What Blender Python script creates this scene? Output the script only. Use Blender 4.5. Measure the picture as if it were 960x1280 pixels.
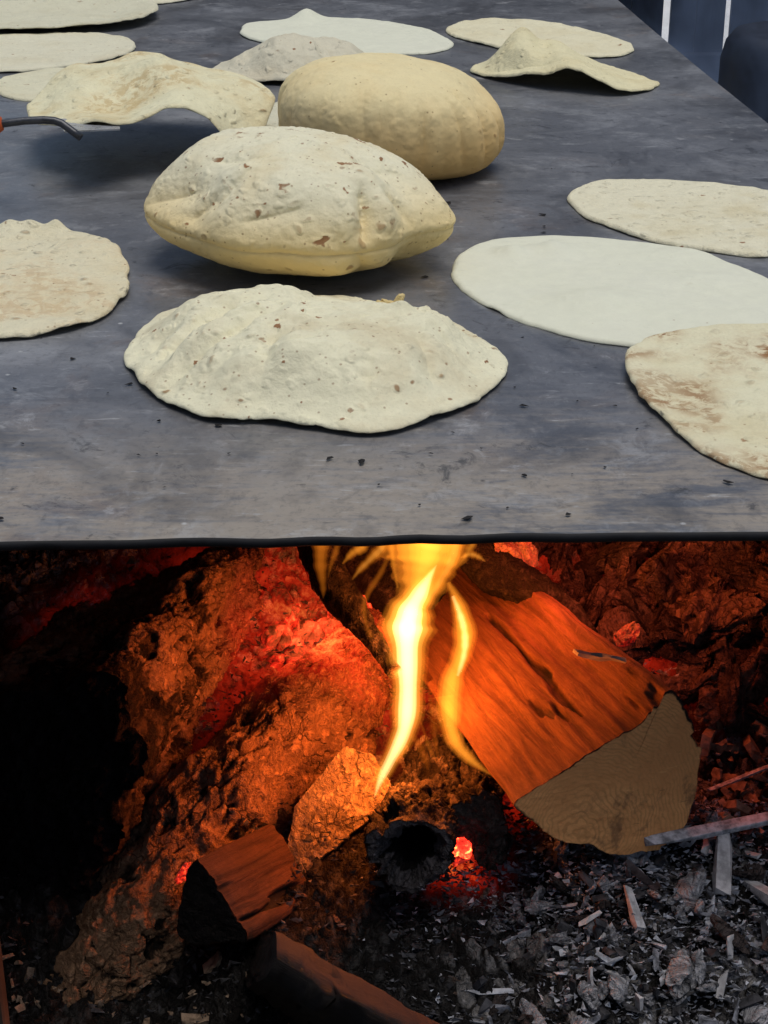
import bpy, bmesh, math, random
import numpy as np
from mathutils import Vector, Matrix
R = math.radians
random.seed(7)
scene = bpy.context.scene
for o in list(bpy.data.objects): bpy.data.objects.remove(o)
C = scene.collection

# ------------------------------------------------------------------ camera
CAM = np.array([0.0, 0.0, 1.237]); PITCH = R(25.3); F = 2200.0
GZ = 0.80                                   # top of the griddle
cd = bpy.data.cameras.new('camera'); cam = bpy.data.objects.new('camera', cd); C.objects.link(cam)
cam.location = CAM; cam.rotation_euler = (R(90) - PITCH, 0, 0)
cd.sensor_fit = 'VERTICAL'; cd.sensor_height = 36; cd.lens = F/1280*36
cd.clip_start = 0.02; cd.clip_end = 300
scene.camera = cam

# ------------------------------------------------------------------ daylight
SUN_EL, SUN_AZ, SUN_ANGLE = 82, 125, 40      # high hazy sun, a little behind and right
w = bpy.data.worlds.new('World'); scene.world = w; w.use_nodes = True
nt = w.node_tree; nt.nodes.clear()
sky = nt.nodes.new('ShaderNodeTexSky'); sky.sky_type = 'NISHITA'; sky.sun_disc = False
sky.sun_elevation = R(SUN_EL); sky.sun_rotation = R(SUN_AZ); sky.dust_density = 2.0; sky.air_density = 1.0
bg = nt.nodes.new('ShaderNodeBackground'); bg.inputs['Strength'].default_value = 0.085
out = nt.nodes.new('ShaderNodeOutputWorld')
nt.links.new(sky.outputs[0], bg.inputs[0]); nt.links.new(bg.outputs[0], out.inputs[0])
sd = bpy.data.lights.new('sun', 'SUN'); sd.energy = 1.75; sd.angle = R(SUN_ANGLE); sd.color = (1.0, 0.97, 0.9)
sun = bpy.data.objects.new('sun', sd); C.objects.link(sun)
sdir = Vector((math.sin(R(SUN_AZ))*math.cos(R(SUN_EL)), math.cos(R(SUN_AZ))*math.cos(R(SUN_EL)), math.sin(R(SUN_EL))))
sun.rotation_euler = (-sdir).to_track_quat('-Z', 'Y').to_euler()
vs = scene.view_settings; vs.view_transform = 'Standard'; vs.look = 'None'; vs.gamma = 1; vs.use_curve_mapping = False
vs.exposure = 0.0
cy = scene.cycles; cy.use_denoising = True; cy.max_bounces = 6; cy.transparent_max_bounces = 16
cy.volume_step_rate = 1.0; cy.sample_clamp_indirect = 4.0
scene.render.engine = 'CYCLES'

SHED_R, SHED_Y = 0.05, -0.60
# ------------------------------------------------------------------ maths helpers
FW = np.array([0, math.cos(PITCH), -math.sin(PITCH)]); UP = np.array([0, math.sin(PITCH), math.cos(PITCH)]); RT = np.array([1.0, 0, 0])
def ray(px, py):
    return FW + RT*((px-480)/F) + UP*((640-py)/F)
def at(px, py, depth):                       # a point of the photograph at a distance along the view axis
    return CAM + ray(px, py)*(depth*FBK)
FBK = 1.0                                    # how much deeper the fire lies than the distances noted for it
def on_z(px, py, z=GZ):
    r = ray(px, py); return CAM + r*((z-CAM[2])/r[2])
def on_plane(px, py, p, n):
    r = ray(px, py); return CAM + r*(np.dot(p-CAM, n)/np.dot(r, n))
def unit(v): return v/np.linalg.norm(v)

def _h(ix, iy, iz, k):
    n = (ix.astype(np.int64)*374761393 + iy.astype(np.int64)*668265263 + iz.astype(np.int64)*2147483647 + k*1274126177) & 0xffffffff
    n = ((n ^ (n >> 13))*1274126177) & 0xffffffff
    n = ((n ^ (n >> 16))*2246822519) & 0xffffffff
    return ((n ^ (n >> 15)) & 0xffffff)/float(0xffffff)
def vnoise(P, k=0):                          # smooth value noise, -1..1
    P = np.asarray(P, float); I = np.floor(P).astype(np.int64); f = P-I; f = f*f*f*(f*(f*6-15)+10)
    r = 0
    for a in (0, 1):
        for b in (0, 1):
            for c in (0, 1):
                wgt = (f[:,0] if a else 1-f[:,0])*(f[:,1] if b else 1-f[:,1])*(f[:,2] if c else 1-f[:,2])
                r = r+wgt*_h(I[:,0]+a, I[:,1]+b, I[:,2]+c, k)
    return r*2-1
def fbm(P, k=0, octv=4, gain=.5):
    P = np.asarray(P, float); r = 0; a = 1; s = 0
    for i in range(octv):
        r = r+a*vnoise(P*(2.03**i)+i*7.3, k+i); s += a; a *= gain
    return r/s
def worley(P, k=0):                          # F1, F2, id of nearest cell
    P = np.asarray(P, float); I = np.floor(P).astype(np.int64)
    f1 = np.full(len(P), 9.); f2 = np.full(len(P), 9.); ident = np.zeros(len(P))
    for a in (-1, 0, 1):
        for b in (-1, 0, 1):
            for c in (-1, 0, 1):
                x, y, z = I[:,0]+a, I[:,1]+b, I[:,2]+c
                q = np.stack([x+_h(x,y,z,k+1), y+_h(x,y,z,k+2), z+_h(x,y,z,k+3)], 1)
                d = np.linalg.norm(q-P, axis=1)
                m = d < f1
                f2 = np.where(m, f1, np.minimum(f2, d)); ident = np.where(m, _h(x,y,z,k+4), ident); f1 = np.where(m, d, f1)
    return f1, f2, ident
def sstep(a, b, x):
    t = np.clip((x-a)/(b-a), 0, 1); return t*t*(3-2*t)
def poly(pts, k=4):                           # straight edges, nearly sharp corners
    r = []
    for a_, b_ in zip(pts, pts[1:]+pts[:1]):
        for t in np.linspace(.04, .96, k): r.append((a_[0]+(b_[0]-a_[0])*t, a_[1]+(b_[1]-a_[1])*t))
    return r
def catmull(pts, n):                         # closed smooth curve through pts, n samples evenly spaced
    pts = np.asarray(pts, float); m = len(pts); res = []
    for i in range(m):
        p0, p1, p2, p3 = pts[i-1], pts[i], pts[(i+1) % m], pts[(i+2) % m]
        for t in np.linspace(0, 1, 24, endpoint=False):
            res.append(.5*(2*p1+(p2-p0)*t+(2*p0-5*p1+4*p2-p3)*t*t+(3*p1-p0-3*p2+p3)*t**3))
    res = np.array(res); cl = np.vstack([res, res[:1]])
    s = np.r_[0, np.cumsum(np.linalg.norm(np.diff(cl, axis=0), axis=1))]
    q = np.linspace(0, s[-1], n, endpoint=False)
    return np.stack([np.interp(q, s, cl[:,k]) for k in range(pts.shape[1])], 1)

# ------------------------------------------------------------------ object helpers
def link(name, me, mat=None, parent=None, loc=None):
    o = bpy.data.objects.new(name, me); C.objects.link(o)
    if mat is not None and me is not None and not me.materials: me.materials.append(mat)
    if parent is not None: o.parent = parent
    if loc is not None: o.location = loc
    return o
def tag(o, label=None, cat=None, group=None, kind=None):
    for k, v in (('label', label), ('category', cat), ('group', group), ('kind', kind)):
        if v: o[k] = v
    return o
def empty(name, loc=(0,0,0)):
    return link(name, None, loc=loc)
def mesh(name, V, faces, smooth=True, attrs=None):
    me = bpy.data.meshes.new(name); me.from_pydata([tuple(v) for v in V], [], faces); me.update()
    if smooth: me.polygons.foreach_set('use_smooth', [True]*len(me.polygons))
    for k, v in (attrs or {}).items():
        v = np.asarray(v, dtype=np.float32)
        if v.ndim == 1:
            a = me.attributes.new(k, 'FLOAT', 'POINT'); a.data.foreach_set('value', v)
        else:
            a = me.attributes.new(k, 'FLOAT_VECTOR', 'POINT'); a.data.foreach_set('vector', v.ravel())
    return me
def grid_faces(nr, nc, wrap=True, off=0, flip=False):
    f = []
    for i in range(nr-1):
        for j in range(nc if wrap else nc-1):
            a, b = off+i*nc+j, off+i*nc+(j+1) % nc
            q = (a, b, b+nc, a+nc)
            f.append(q[::-1] if flip else q)
    return f
def box_bm(bm, x0, x1, y0, y1, z0, z1, bev=0.0):
    r = bmesh.ops.create_cube(bm, size=1)
    for v in r['verts']:
        v.co = Vector((x0+(v.co.x+.5)*(x1-x0), y0+(v.co.y+.5)*(y1-y0), z0+(v.co.z+.5)*(z1-z0)))
    if bev: bmesh.ops.bevel(bm, geom=list({e for v in r['verts'] for e in v.link_edges}), offset=bev, segments=2, affect='EDGES', profile=.6)
def bm_mesh(name, bm, smooth=False):
    me = bpy.data.meshes.new(name); bmesh.ops.recalc_face_normals(bm, faces=bm.faces); bm.to_mesh(me); bm.free()
    if smooth: me.polygons.foreach_set('use_smooth', [True]*len(me.polygons))
    return me

# ------------------------------------------------------------------ node helpers
class NT:
    def __init__(s, name):
        s.m = bpy.data.materials.new(name); s.m.use_nodes = True; s.t = s.m.node_tree; s.t.nodes.clear()
        s.out = s.t.nodes.new('ShaderNodeOutputMaterial')
    def n(s, typ, **kw):
        nd = s.t.nodes.new('ShaderNode'+typ)
        ins = kw.pop('ins', {})
        for k, v in kw.items(): setattr(nd, k, v)
        for k, v in ins.items(): s.set(nd.inputs[k], v)
        return nd
    def set(s, sock, v):
        if isinstance(v, bpy.types.NodeSocket): s.t.links.new(v, sock)
        elif isinstance(v, (tuple, list)) and len(v) == 3 and sock.type == 'RGBA': sock.default_value = (*v, 1)
        else: sock.default_value = v
    def math(s, op, a, b=0.0, c=0.0, clamp=False):
        nd = s.n('Math', operation=op, use_clamp=clamp); s.set(nd.inputs[0], a); s.set(nd.inputs[1], b)
        if op in ('MULTIPLY_ADD', 'SMOOTH_MIN', 'COMPARE'): s.set(nd.inputs[2], c)
        return nd.outputs[0]
    def ss(s, x, a, b, lo=0.0, hi=1.0):
        nd = s.n('MapRange', interpolation_type='SMOOTHSTEP'); s.set(nd.inputs[0], x)
        for i, v in zip((1, 2, 3, 4), (a, b, lo, hi)): s.set(nd.inputs[i], v)
        return nd.outputs[0]
    def mix(s, f, a, b, mode='MIX'):
        nd = s.n('MixRGB', blend_type=mode); s.set(nd.inputs[0], f); s.set(nd.inputs[1], a); s.set(nd.inputs[2], b); return nd.outputs[0]
    def noise(s, vec, scale, detail=4, rough=.55, dist=0.0):
        nd = s.n('TexNoise'); s.set(nd.inputs['Vector'], vec)
        nd.inputs['Scale'].default_value = scale; nd.inputs['Detail'].default_value = detail
        nd.inputs['Roughness'].default_value = rough; nd.inputs['Distortion'].default_value = dist
        return nd.outputs[0]
    def voro(s, vec, scale, feature='F1', rnd=1.0):
        nd = s.n('TexVoronoi', feature=feature); s.set(nd.inputs['Vector'], vec); nd.inputs['Scale'].default_value = scale
        nd.inputs['Randomness'].default_value = rnd
        return nd
    def coord(s, which='Object'): return s.n('TexCoord').outputs[which]
    def mapping(s, vec, scale=(1,1,1), rot=(0,0,0), loc=(0,0,0)):
        nd = s.n('Mapping'); s.set(nd.inputs[0], vec); nd.inputs['Scale'].default_value = scale
        nd.inputs['Rotation'].default_value = rot; nd.inputs['Location'].default_value = loc; return nd.outputs[0]
    def attr(s, name, o='Fac'): return s.n('Attribute', attribute_name=name).outputs[o]
    def bump(s, h, strength=.5, dist=.002, normal=None):
        nd = s.n('Bump'); s.set(nd.inputs['Height'], h); nd.inputs['Strength'].default_value = strength; nd.inputs['Distance'].default_value = dist
        if normal is not None: s.set(nd.inputs['Normal'], normal)
        return nd.outputs[0]
    def principled(s, col, rough=.7, normal=None, metallic=0.0, spec=.3, **kw):
        p = s.n('BsdfPrincipled'); s.set(p.inputs['Base Color'], col); s.set(p.inputs['Roughness'], rough); s.set(p.inputs['Metallic'], metallic)
        s.set(p.inputs['Specular IOR Level'], spec)
        if normal is not None: s.set(p.inputs['Normal'], normal)
        for k, v in kw.items(): s.set(p.inputs[k.replace('_', ' ')], v)
        s.t.links.new(p.outputs[0], s.out.inputs[0]); return p
def plain(name, col, rough=.7, spec=.3, metallic=0., nscale=60, var=.35, bump=.2, dist=.001):
    s = NT(name); c = s.coord(); n = s.noise(c, nscale, 5, .6)
    k = tuple(x*(1-var) for x in col); l = tuple(min(1, x*(1+var)) for x in col)
    s.principled(s.mix(s.ss(n, .3, .7), k, l), s.ss(n, .2, .8, rough-.08, rough+.08), s.bump(n, bump, dist), metallic, spec)
    return s.m

# ------------------------------------------------------------------ materials
def mat_dough(name, base, toast, toastness=.4, speck=.5, blister=.6, patch=0.0, patch_col=(.22,.10,.04), low=None, seed=0.0, fine=1.0):
    s = NT(name); c = s.mapping(s.coord(), loc=(seed*1.7, seed*.9, seed*.4))
    n1 = s.noise(c, 14, 5, .6, .3); n2 = s.noise(c, 70, 6, .65); n3 = s.noise(c, 420, 3, .6)
    f = s.math('MULTIPLY', s.ss(n1, .42, .72), toastness)
    col = s.mix(f, base, toast)
    col = s.mix(s.math('MULTIPLY', s.ss(n2, .35, .7), .35), col, tuple(min(1, x*1.12) for x in base))
    col = s.mix(s.math('MULTIPLY', s.ss(n3, .5, .75), .16*fine), col, tuple(x*.55 for x in toast))
    if low is not None:
        z = s.n('SeparateXYZ', ins={0: s.coord()}).outputs[2]
        lf = s.ss(s.math('ADD', z, s.math('MULTIPLY', s.math('SUBTRACT', n1, .5), .05)), low[1], low[0])
        col = s.mix(s.math('MULTIPLY', lf, low[3]), col, low[2])
    v = s.voro(s.mix(.02, c, s.n('TexNoise', ins={'Vector': c, 'Scale': 40}).outputs[1]), 85)
    d = v.outputs['Distance']; rnd = s.n('SeparateColor', ins={0: v.outputs['Color']})
    sel = s.math('GREATER_THAN', rnd.outputs[0], 1-speck*.55)
    rad = s.math('MULTIPLY_ADD', rnd.outputs[1], .22, .10)
    sp = s.math('MULTIPLY', s.math('MULTIPLY', s.ss(d, rad, s.math('MULTIPLY', rad, .45)), sel), s.ss(n1, .36, .56))
    col = s.mix(s.math('MULTIPLY', sp, s.math('MULTIPLY_ADD', rnd.outputs[2], .75, .15)), col, s.mix(rnd.outputs[1], (.17,.055,.018), (.33,.17,.06)))
    v2 = s.voro(c, 210); rnd2 = s.n('SeparateColor', ins={0: v2.outputs['Color']})
    sp2 = s.math('MULTIPLY', s.ss(v2.outputs['Distance'], .26, .12), s.math('GREATER_THAN', rnd2.outputs[0], 1-speck*.22))
    col = s.mix(s.math('MULTIPLY', sp2, .55), col, (.26,.13,.05))
    if patch:
        pn = s.noise(c, 9, 2, .5, .6); pf = s.noise(c, 85, 8, .72, .5)
        pm = s.math('MULTIPLY', s.ss(pn, .50, .60), s.ss(pf, .46, .56))
        col = s.mix(s.math('MULTIPLY', pm, patch), col, patch_col)
        col = s.mix(s.math('MULTIPLY', s.math('MULTIPLY', s.ss(pn, .42, .6), s.ss(pf, .3, .6)), patch*.5), col, tuple(min(1, x*2.1) for x in patch_col))
    ak = s.attr('speck'); col = s.mix(s.math('MULTIPLY', s.ss(s.math('ADD', ak, s.math('MULTIPLY', s.math('SUBTRACT', n2, .5), .5)), .25, .7), .95), col, s.mix(n1, (.15,.045,.015), (.42,.22,.09)))
    v3 = s.voro(c, 130, 'SMOOTH_F1')
    hb = s.math('MULTIPLY', s.ss(d, .42, .1), s.math('GREATER_THAN', rnd.outputs[1], .55))
    hgt = s.math('ADD', s.math('MULTIPLY', hb, .55), s.math('ADD', s.math('MULTIPLY', n2, .9), s.math('ADD', s.math('MULTIPLY', n3, .14), s.math('MULTIPLY', v3.outputs['Distance'], -.35))))
    s.principled(col, s.ss(n2, .2, .8, .62, .85), s.bump(hgt, min(1.0, blister*1.25), .0042), spec=.22)
    return s.m

def mat_griddle():
    s = NT('steel_griddle'); c = s.coord()
    big = s.noise(c, 3.0, 5, .6, .6); mid = s.noise(s.mapping(c, (6, 7.5, 6), (0, 0, R(20))), 1, 9, .72, .5); fine = s.noise(c, 190, 4, .65)
    st = s.noise(s.mapping(c, (26, 130, 14), (0, 0, R(-9))), 1, 5, .7, .3); st2 = s.noise(s.mapping(c, (40, 220, 20), (0, 0, R(24))), 1, 4, .65, .3)
    blot = s.noise(c, 26, 8, .74, .8); blot2 = s.noise(s.mapping(c, (1, 1, 1), loc=(4.2, 1.1, 0)), 12, 8, .7, .5)
    col = s.mix(s.ss(big, .35, .66), (.118,.122,.134), (.188,.191,.200))
    col = s.mix(s.math('MULTIPLY', s.ss(mid, .52, .68), .6), col, (.29,.295,.305))
    col = s.mix(s.math('MULTIPLY', s.ss(mid, .47, .36), .55), col, (.06,.063,.074))
    y = s.n('SeparateXYZ', ins={0: c}).outputs[1]
    frontness = s.ss(s.math('ADD', y, s.math('MULTIPLY', s.math('SUBTRACT', mid, .5), .35)), 1.12, .96)   # rust-brown scrubbed strip along the front
    brown = s.math('MULTIPLY', frontness, s.ss(s.math('MULTIPLY_ADD', mid, .7, s.math('MULTIPLY', st, .5)), .48, .68))
    col = s.mix(s.math('MULTIPLY', brown, .85), col, (.33,.28,.22))
    rust = s.math('MULTIPLY', s.ss(blot2, .52, .66), s.ss(big, .42, .6))
    col = s.mix(s.math('MULTIPLY', rust, .5), col, (.17,.12,.09))
    soot = s.math('MULTIPLY', s.ss(blot, .43, .33), s.ss(blot2, .40, .52))
    col = s.mix(s.math('MULTIPLY', soot, .8), col, (.035,.036,.04))
    chalk = s.math('MULTIPLY', s.ss(blot2, .56, .66), s.ss(blot, .5, .62))
    col = s.mix(s.math('MULTIPLY', chalk, .5), col, (.46,.46,.46))
    col = s.mix(s.math('MULTIPLY', s.math('MULTIPLY', s.ss(st, .60, .70), s.ss(blot, .44, .54)), .5), col, (.50,.51,.52))
    col = s.mix(s.math('MULTIPLY', s.math('MULTIPLY', s.ss(st2, .62, .70), s.ss(mid, .46, .56)), .45), col, (.48,.49,.50))
    sc1 = s.noise(s.mapping(c, (1, 1, 1), loc=(7.1, 3.3, 0)), 5.5, 6, .6, .9); sc2 = s.noise(s.mapping(c, (1, 1.6, 1), loc=(1.1, 8.3, 0)), 8, 7, .65, 1.2)
    col = s.mix(s.math('MULTIPLY', s.ss(sc1, .48, .64), .55), col, (.050,.050,.054)); col = s.mix(s.math('MULTIPLY', s.math('MULTIPLY', s.ss(sc2, .54, .66), s.ss(blot, .42, .58)), .38), col, (.38,.385,.39))
    v = s.voro(c, 46); rr = s.n('SeparateColor', ins={0: v.outputs['Color']})
    fl = s.math('MULTIPLY', s.ss(v.outputs['Distance'], s.math('MULTIPLY_ADD', rr.outputs[2], .08, .05), .03), s.math('GREATER_THAN', rr.outputs[0], .72))
    col = s.mix(s.math('MULTIPLY', fl, .75), col, s.mix(s.math('GREATER_THAN', rr.outputs[1], .7), (.025,.025,.027), (.55,.55,.54)))
    col = s.mix(s.math('MULTIPLY', s.ss(fine, .5, .7), .3), col, (.05,.053,.06))
    gr = s.noise(s.mapping(c, (1, .6, 1)), 75, 7, .75, .4)
    col = s.mix(s.math('MULTIPLY', s.ss(gr, .54, .68), .22), col, (.38,.385,.39)); col = s.mix(s.math('MULTIPLY', s.ss(gr, .46, .36), .28), col, (.045,.047,.053))
    rough = s.math('ADD', s.ss(mid, .35, .65, .28, .42), s.math('MULTIPLY', s.math('ADD', soot, frontness), .12))
    h = s.math('ADD', s.math('MULTIPLY', blot, .8), s.math('ADD', s.math('MULTIPLY', st, .4), s.math('MULTIPLY', fine, .3)))
    s.principled(col, rough, s.bump(h, .2, .0012), .0, .5)
    return s.m

def mat_char(name, ash, char=(.012,.010,.009), glow=0.0, scale=1.0, wood=None):
    """burnt wood: attribute 'char' (0 ash covered - 1 black char), fine ash relief"""
    s = NT(name); c = s.coord(); a = s.attr('char')
    n = s.noise(c, 55*scale, 8, .7, .4); n2 = s.noise(c, 260*scale, 5, .65); n3 = s.noise(c, 11*scale, 4, .6)
    m = s.math('ADD', a, s.math('MULTIPLY', s.math('SUBTRACT', n, .5), 1.1))
    col = s.mix(s.ss(n3, .35, .65), ash, tuple(x*.62 for x in ash))
    col = s.mix(s.math('MULTIPLY', s.ss(n2, .45, .7), .5), col, tuple(min(1, x*1.5) for x in ash))
    col = s.mix(s.ss(m, .35, .75), col, char)
    dv = s.n('VectorMath', operation='ADD', ins={0: s.mapping(c, (1, .55, 1), (.4, .2, .7)), 1: s.n('VectorMath', operation='SCALE', ins={0: s.n('TexNoise', ins={'Vector': c, 'Scale': 45.0, 'Detail': 5.0}).outputs[1], 'Scale': .028}).outputs[0]}).outputs[0]
    ed = s.voro(dv, 85, 'DISTANCE_TO_EDGE').outputs['Distance']
    ck = s.math('MULTIPLY', s.ss(ed, .07, .015), s.ss(s.noise(c, 30, 4), .44, .58))
    fl = s.ss(s.noise(s.mapping(c, (1, .4, 1), (.4, .2, .7)), 150, 5, .7, .6), .40, .60)
    col = s.mix(s.math('MULTIPLY', fl, .38), col, tuple(x*.35 for x in ash))
    col = s.mix(s.math('MULTIPLY', ck, .55), col, char)
    h = s.math('ADD', s.math('ADD', n, s.math('MULTIPLY', n2, .5)), s.math('MULTIPLY', s.math('ADD', s.math('MULTIPLY', ck, .6), s.math('MULTIPLY', fl, .6)), -1.0))
    p = s.principled(col, .9, s.bump(h, 1.0, .005), 0, .1)
    if glow:
        g = s.math('MULTIPLY', s.attr('glow'), s.ss(s.math('ADD', n, s.math('MULTIPLY', n2, .3)), .45, .85))
        s.set(p.inputs['Emission Color'], s.mix(s.ss(g, .3, .9), (1.0,.03,.008), (1.0,.16,.03)))
        s.set(p.inputs['Emission Strength'], s.math('MULTIPLY', g, glow))
    return s.m

def mat_ember(name, power, thr=.45):
    s = NT(name); c = s.coord('Object'); n = s.noise(c, 48, 6, .7, .5); n2 = s.noise(c, 220, 4, .65)
    ed = s.voro(s.mapping(c, (1, 1, 1.4)), 120, 'DISTANCE_TO_EDGE').outputs['Distance']
    g = s.math('MULTIPLY', s.ss(s.math('ADD', n, s.math('MULTIPLY', s.math('SUBTRACT', n2, .5), .5)), thr, thr+.34), s.ss(ed, .0, .25, 1.15, .55))
    col = s.mix(n2, (.05,.03,.025), (.30,.20,.15))
    p = s.principled(col, .9, s.bump(n2, .8, .003), 0, .1)
    s.set(p.inputs['Emission Color'], s.mix(s.ss(g, .5, 1.), (1.0,.022,.008), (1.0,.12,.03)))
    s.set(p.inputs['Emission Strength'], s.math('MULTIPLY', g, power))
    return s.m

def mat_wood(name, light, dark, char_amt=1.0):
    """split wood; 'luv' = (metres along the grain, metres around, radius)"""
    s = NT(name); uv = s.attr('luv', 'Vector'); c = s.coord(); a = s.attr('char')
    g = s.noise(s.mapping(uv, (14, 120, 14)), 1, 8, .74, .7); g2 = s.noise(s.mapping(uv, (22, 420, 22)), 1, 5, .65)
    n = s.noise(c, 24, 6, .65, .3); n2 = s.noise(c, 230, 4, .6)
    col = s.mix(s.ss(g, .32, .68), dark, light)
    col = s.mix(s.math('MULTIPLY', s.ss(n, .45, .7), .5), col, tuple(x*.6 for x in light))
    col = s.mix(s.math('MULTIPLY', s.ss(n2, .55, .8), .4), col, tuple(min(1, x*1.4) for x in light))
    m = s.math('ADD', a, s.math('MULTIPLY', s.math('SUBTRACT', n, .5), .9))
    col = s.mix(s.ss(m, .4, .8), col, (.014,.011,.010))
    col = s.mix(s.math('MULTIPLY', s.ss(g2, .64, .74), .6), col, (.03,.02,.015))
    s.principled(col, .8, s.bump(s.math('ADD', g, s.math('ADD', s.math('MULTIPLY', g2, .5), s.math('MULTIPLY', n2, .3))), .8, .003), 0, .15)
    return s.m
def mat_endgrain(name, light, dark):
    s = NT(name); uv = s.attr('luv', 'Vector'); c = s.coord(); a = s.attr('char')
    r = s.n('SeparateXYZ', ins={0: uv}).outputs[2]
    wv = s.math('SINE', s.math('MULTIPLY', s.math('ADD', r, s.math('MULTIPLY', s.noise(c, 30, 3), .022)), 2300.0))
    n = s.noise(c, 18, 6, .65); n2 = s.noise(c, 300, 5, .7); sc = s.noise(s.mapping(c, (40, 40, 260), (0, R(35), 0)), 1, 4, .7)
    col = s.mix(s.ss(n, .3, .7), dark, light)
    col = s.mix(s.math('MULTIPLY', s.math('MULTIPLY', s.ss(wv, -.1, 1.0), s.ss(n, .30, .60)), .36), col, tuple(x*.5 for x in dark))
    col = s.mix(s.math('MULTIPLY', s.ss(n2, .5, .75), .45), col, tuple(x*.45 for x in light))
    col = s.mix(s.math('MULTIPLY', s.ss(sc, .6, .75), .4), col, tuple(min(1, x*1.4) for x in light))
    col = s.mix(s.math('MULTIPLY', s.ss(s.noise(c, 26, 7, .7, 1.0), .50, .66), .6), col, (.10,.06,.04)); col = s.mix(s.math('MULTIPLY', s.ss(s.noise(s.mapping(c, (30, 30, 200), (0, R(-40), 0)), 1, 5, .7), .64, .72), .8), col, (.04,.025,.018))
    col = s.mix(s.ss(s.math('ADD', a, s.math('MULTIPLY', s.math('SUBTRACT', n2, .5), .6)), .35, .7), col, (.018,.014,.012))
    s.principled(col, .85, s.bump(s.math('ADD', n2, sc), .4, .0012), 0, .1)
    return s.m

def mat_flame(name, col, dens):
    s = NT(name); e = s.n('Emission'); e.inputs[0].default_value = (*col, 1); e.inputs[1].default_value = dens
    s.t.links.new(e.outputs[0], s.out.inputs['Volume']); return s.m

# ------------------------------------------------------------------ the setting
s = NT('trodden_earth'); c = s.coord(); n = s.noise(c, 5, 8, .65)
s.principled(s.mix(s.ss(n, .3, .7), (.055,.045,.036), (.11,.09,.07)), .95, s.bump(s.noise(c, 60, 5), .5, .006)); M_EARTH = s.m
s = NT('pale_concrete'); c = s.coord(); n = s.noise(c, 3, 8, .65)
s.principled(s.mix(s.ss(n, .3, .7), (.66,.65,.62), (.80,.79,.76)), .9, s.bump(s.noise(c, 60, 5), .3, .003)); M_PALE = s.m
bm = bmesh.new(); bmesh.ops.create_grid(bm, x_segments=4, y_segments=4, size=60)
tag(link('ground', bm_mesh('ground', bm), M_EARTH), 'dark trodden earth the stove and the fence stand on', kind='structure')
bm = bmesh.new(); box_bm(bm, -14, 14, 4.3, 26, -.1, .004)
tag(link('yard', bm_mesh('yard', bm), M_PALE), 'pale sunlit yard seen through the gaps of the fence', kind='structure')
# unseen shed added to block front light: roof and walls behind and left of the camera
M_SHED = plain('weathered_boards', (.07,.055,.045), .9, .1, nscale=14, var=.4, bump=.5, dist=.004)
sh = empty('shade_shed', (0, -1.2, 0)); tag(sh, 'unseen dark shed roof and walls added to block light on the near side of the stove', 'shed')
def shed_part(name, x0, x1, y0, y1, z0, z1):
    bm = bmesh.new(); box_bm(bm, x0, x1, y0, y1, z0, z1, .01)
    o = link(name, bm_mesh(name, bm), M_SHED, sh); o.location = (0, 1.2, 0)
shed_part('roof', -2.4, SHED_R, -2.6, SHED_Y, 2.30, 2.36)
shed_part('wall', -2.3, SHED_R-.1, -2.5, -2.42, 0, 2.298)
shed_part('wall', -1.75, -1.67, -2.418, SHED_Y, 0, 2.298)
shed_part('post', SHED_R-.22, SHED_R-.12, SHED_Y-.25, SHED_Y-.15, 0, 2.298)

tb = empty('shade_table', (-.72, .58, 0)); tag(tb, 'unseen dark table added to shade the left front of the firebox', 'table')  # unseen table added to keep daylight off the lower left of the fire
def table_part(name, x0, x1, y0, y1, z0, z1):
    bm = bmesh.new(); box_bm(bm, x0, x1, y0, y1, z0, z1, .004)
    o = link(name, bm_mesh(name, bm), M_SHED, tb); o.location = (.72, -.58, 0)
for k in range(4): table_part('plank', -1.2, -.226, .30+k*.147, .443+k*.147, .735, .765)
for lx in (-1.17, -.30):
    for ly in (.33, .80): table_part('leg', lx, lx+.05, ly, ly+.05, 0, .733)
table_part('side_panel', -1.2, -.236, .852, .870, .25, .733)
# the griddle: one thick steel plate; its front edge seen a little from above
fl, fr = on_z(0, 676), on_z(960, 664)
ra, rb = on_z(960, 151), on_z(772, 0)
fdir = (fr-fl)/(fr-fl)[0]; rdir = (rb-ra)/(rb-ra)[1]
def front_y(x): return (fl+fdir*(x-fl[0]))[1]
def right_x(y): return (ra+rdir*(y-ra[1]))[0]
NXg, NYg = 120, 60
YB = 3.0; XL = -0.95
def plate(zf, inset=0.0):
    V = []
    for j in range(NYg):
        tj = (j/(NYg-1))**1.5
        for i in range(NXg):
            u = i/(NXg-1)
            xf = XL+u*(0.505-XL)
            y0 = front_y(xf)+.0012*math.sin(xf*9+1)+.0006*math.sin(xf*31)+.0012*math.sin(xf*83+2*math.sin(xf*17))*(.5+.5*math.sin(xf*11+2))
            y = y0+(YB-y0)*tj
            xr = right_x(y)+.004*math.sin(y*2.3); x = XL+u*(xr-XL)
            V.append((x, y+(inset if j == 0 else 0), zf))
    return np.array(V)
def plate_sheet(name, mat, parent):
    V = plate(GZ)
    V[:,2] += .0012*fbm(V*np.array([4,4,1]), 3, 3)+.0006*fbm(V*np.array([22,22,1]), 4, 2)*sstep(1.1, .9, V[:,1])
    # front, left, right and back skirts make it a real 8 mm plate with a rounded lip
    idx = [(0, i) for i in range(NXg)]+[(j, NXg-1) for j in range(1, NYg)]+[(NYg-1, i) for i in range(NXg-2, -1, -1)]+[(j, 0) for j in range(NYg-2, 0, -1)]
    f = grid_faces(NYg, NXg, wrap=False)
    return link(name, mesh(name, V, f), mat, parent), V, idx
g = empty('griddle', (0, 1.9, 0)); tag(g, 'large dark steel griddle plate carrying the tortillas above the fire', 'griddle')
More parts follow.
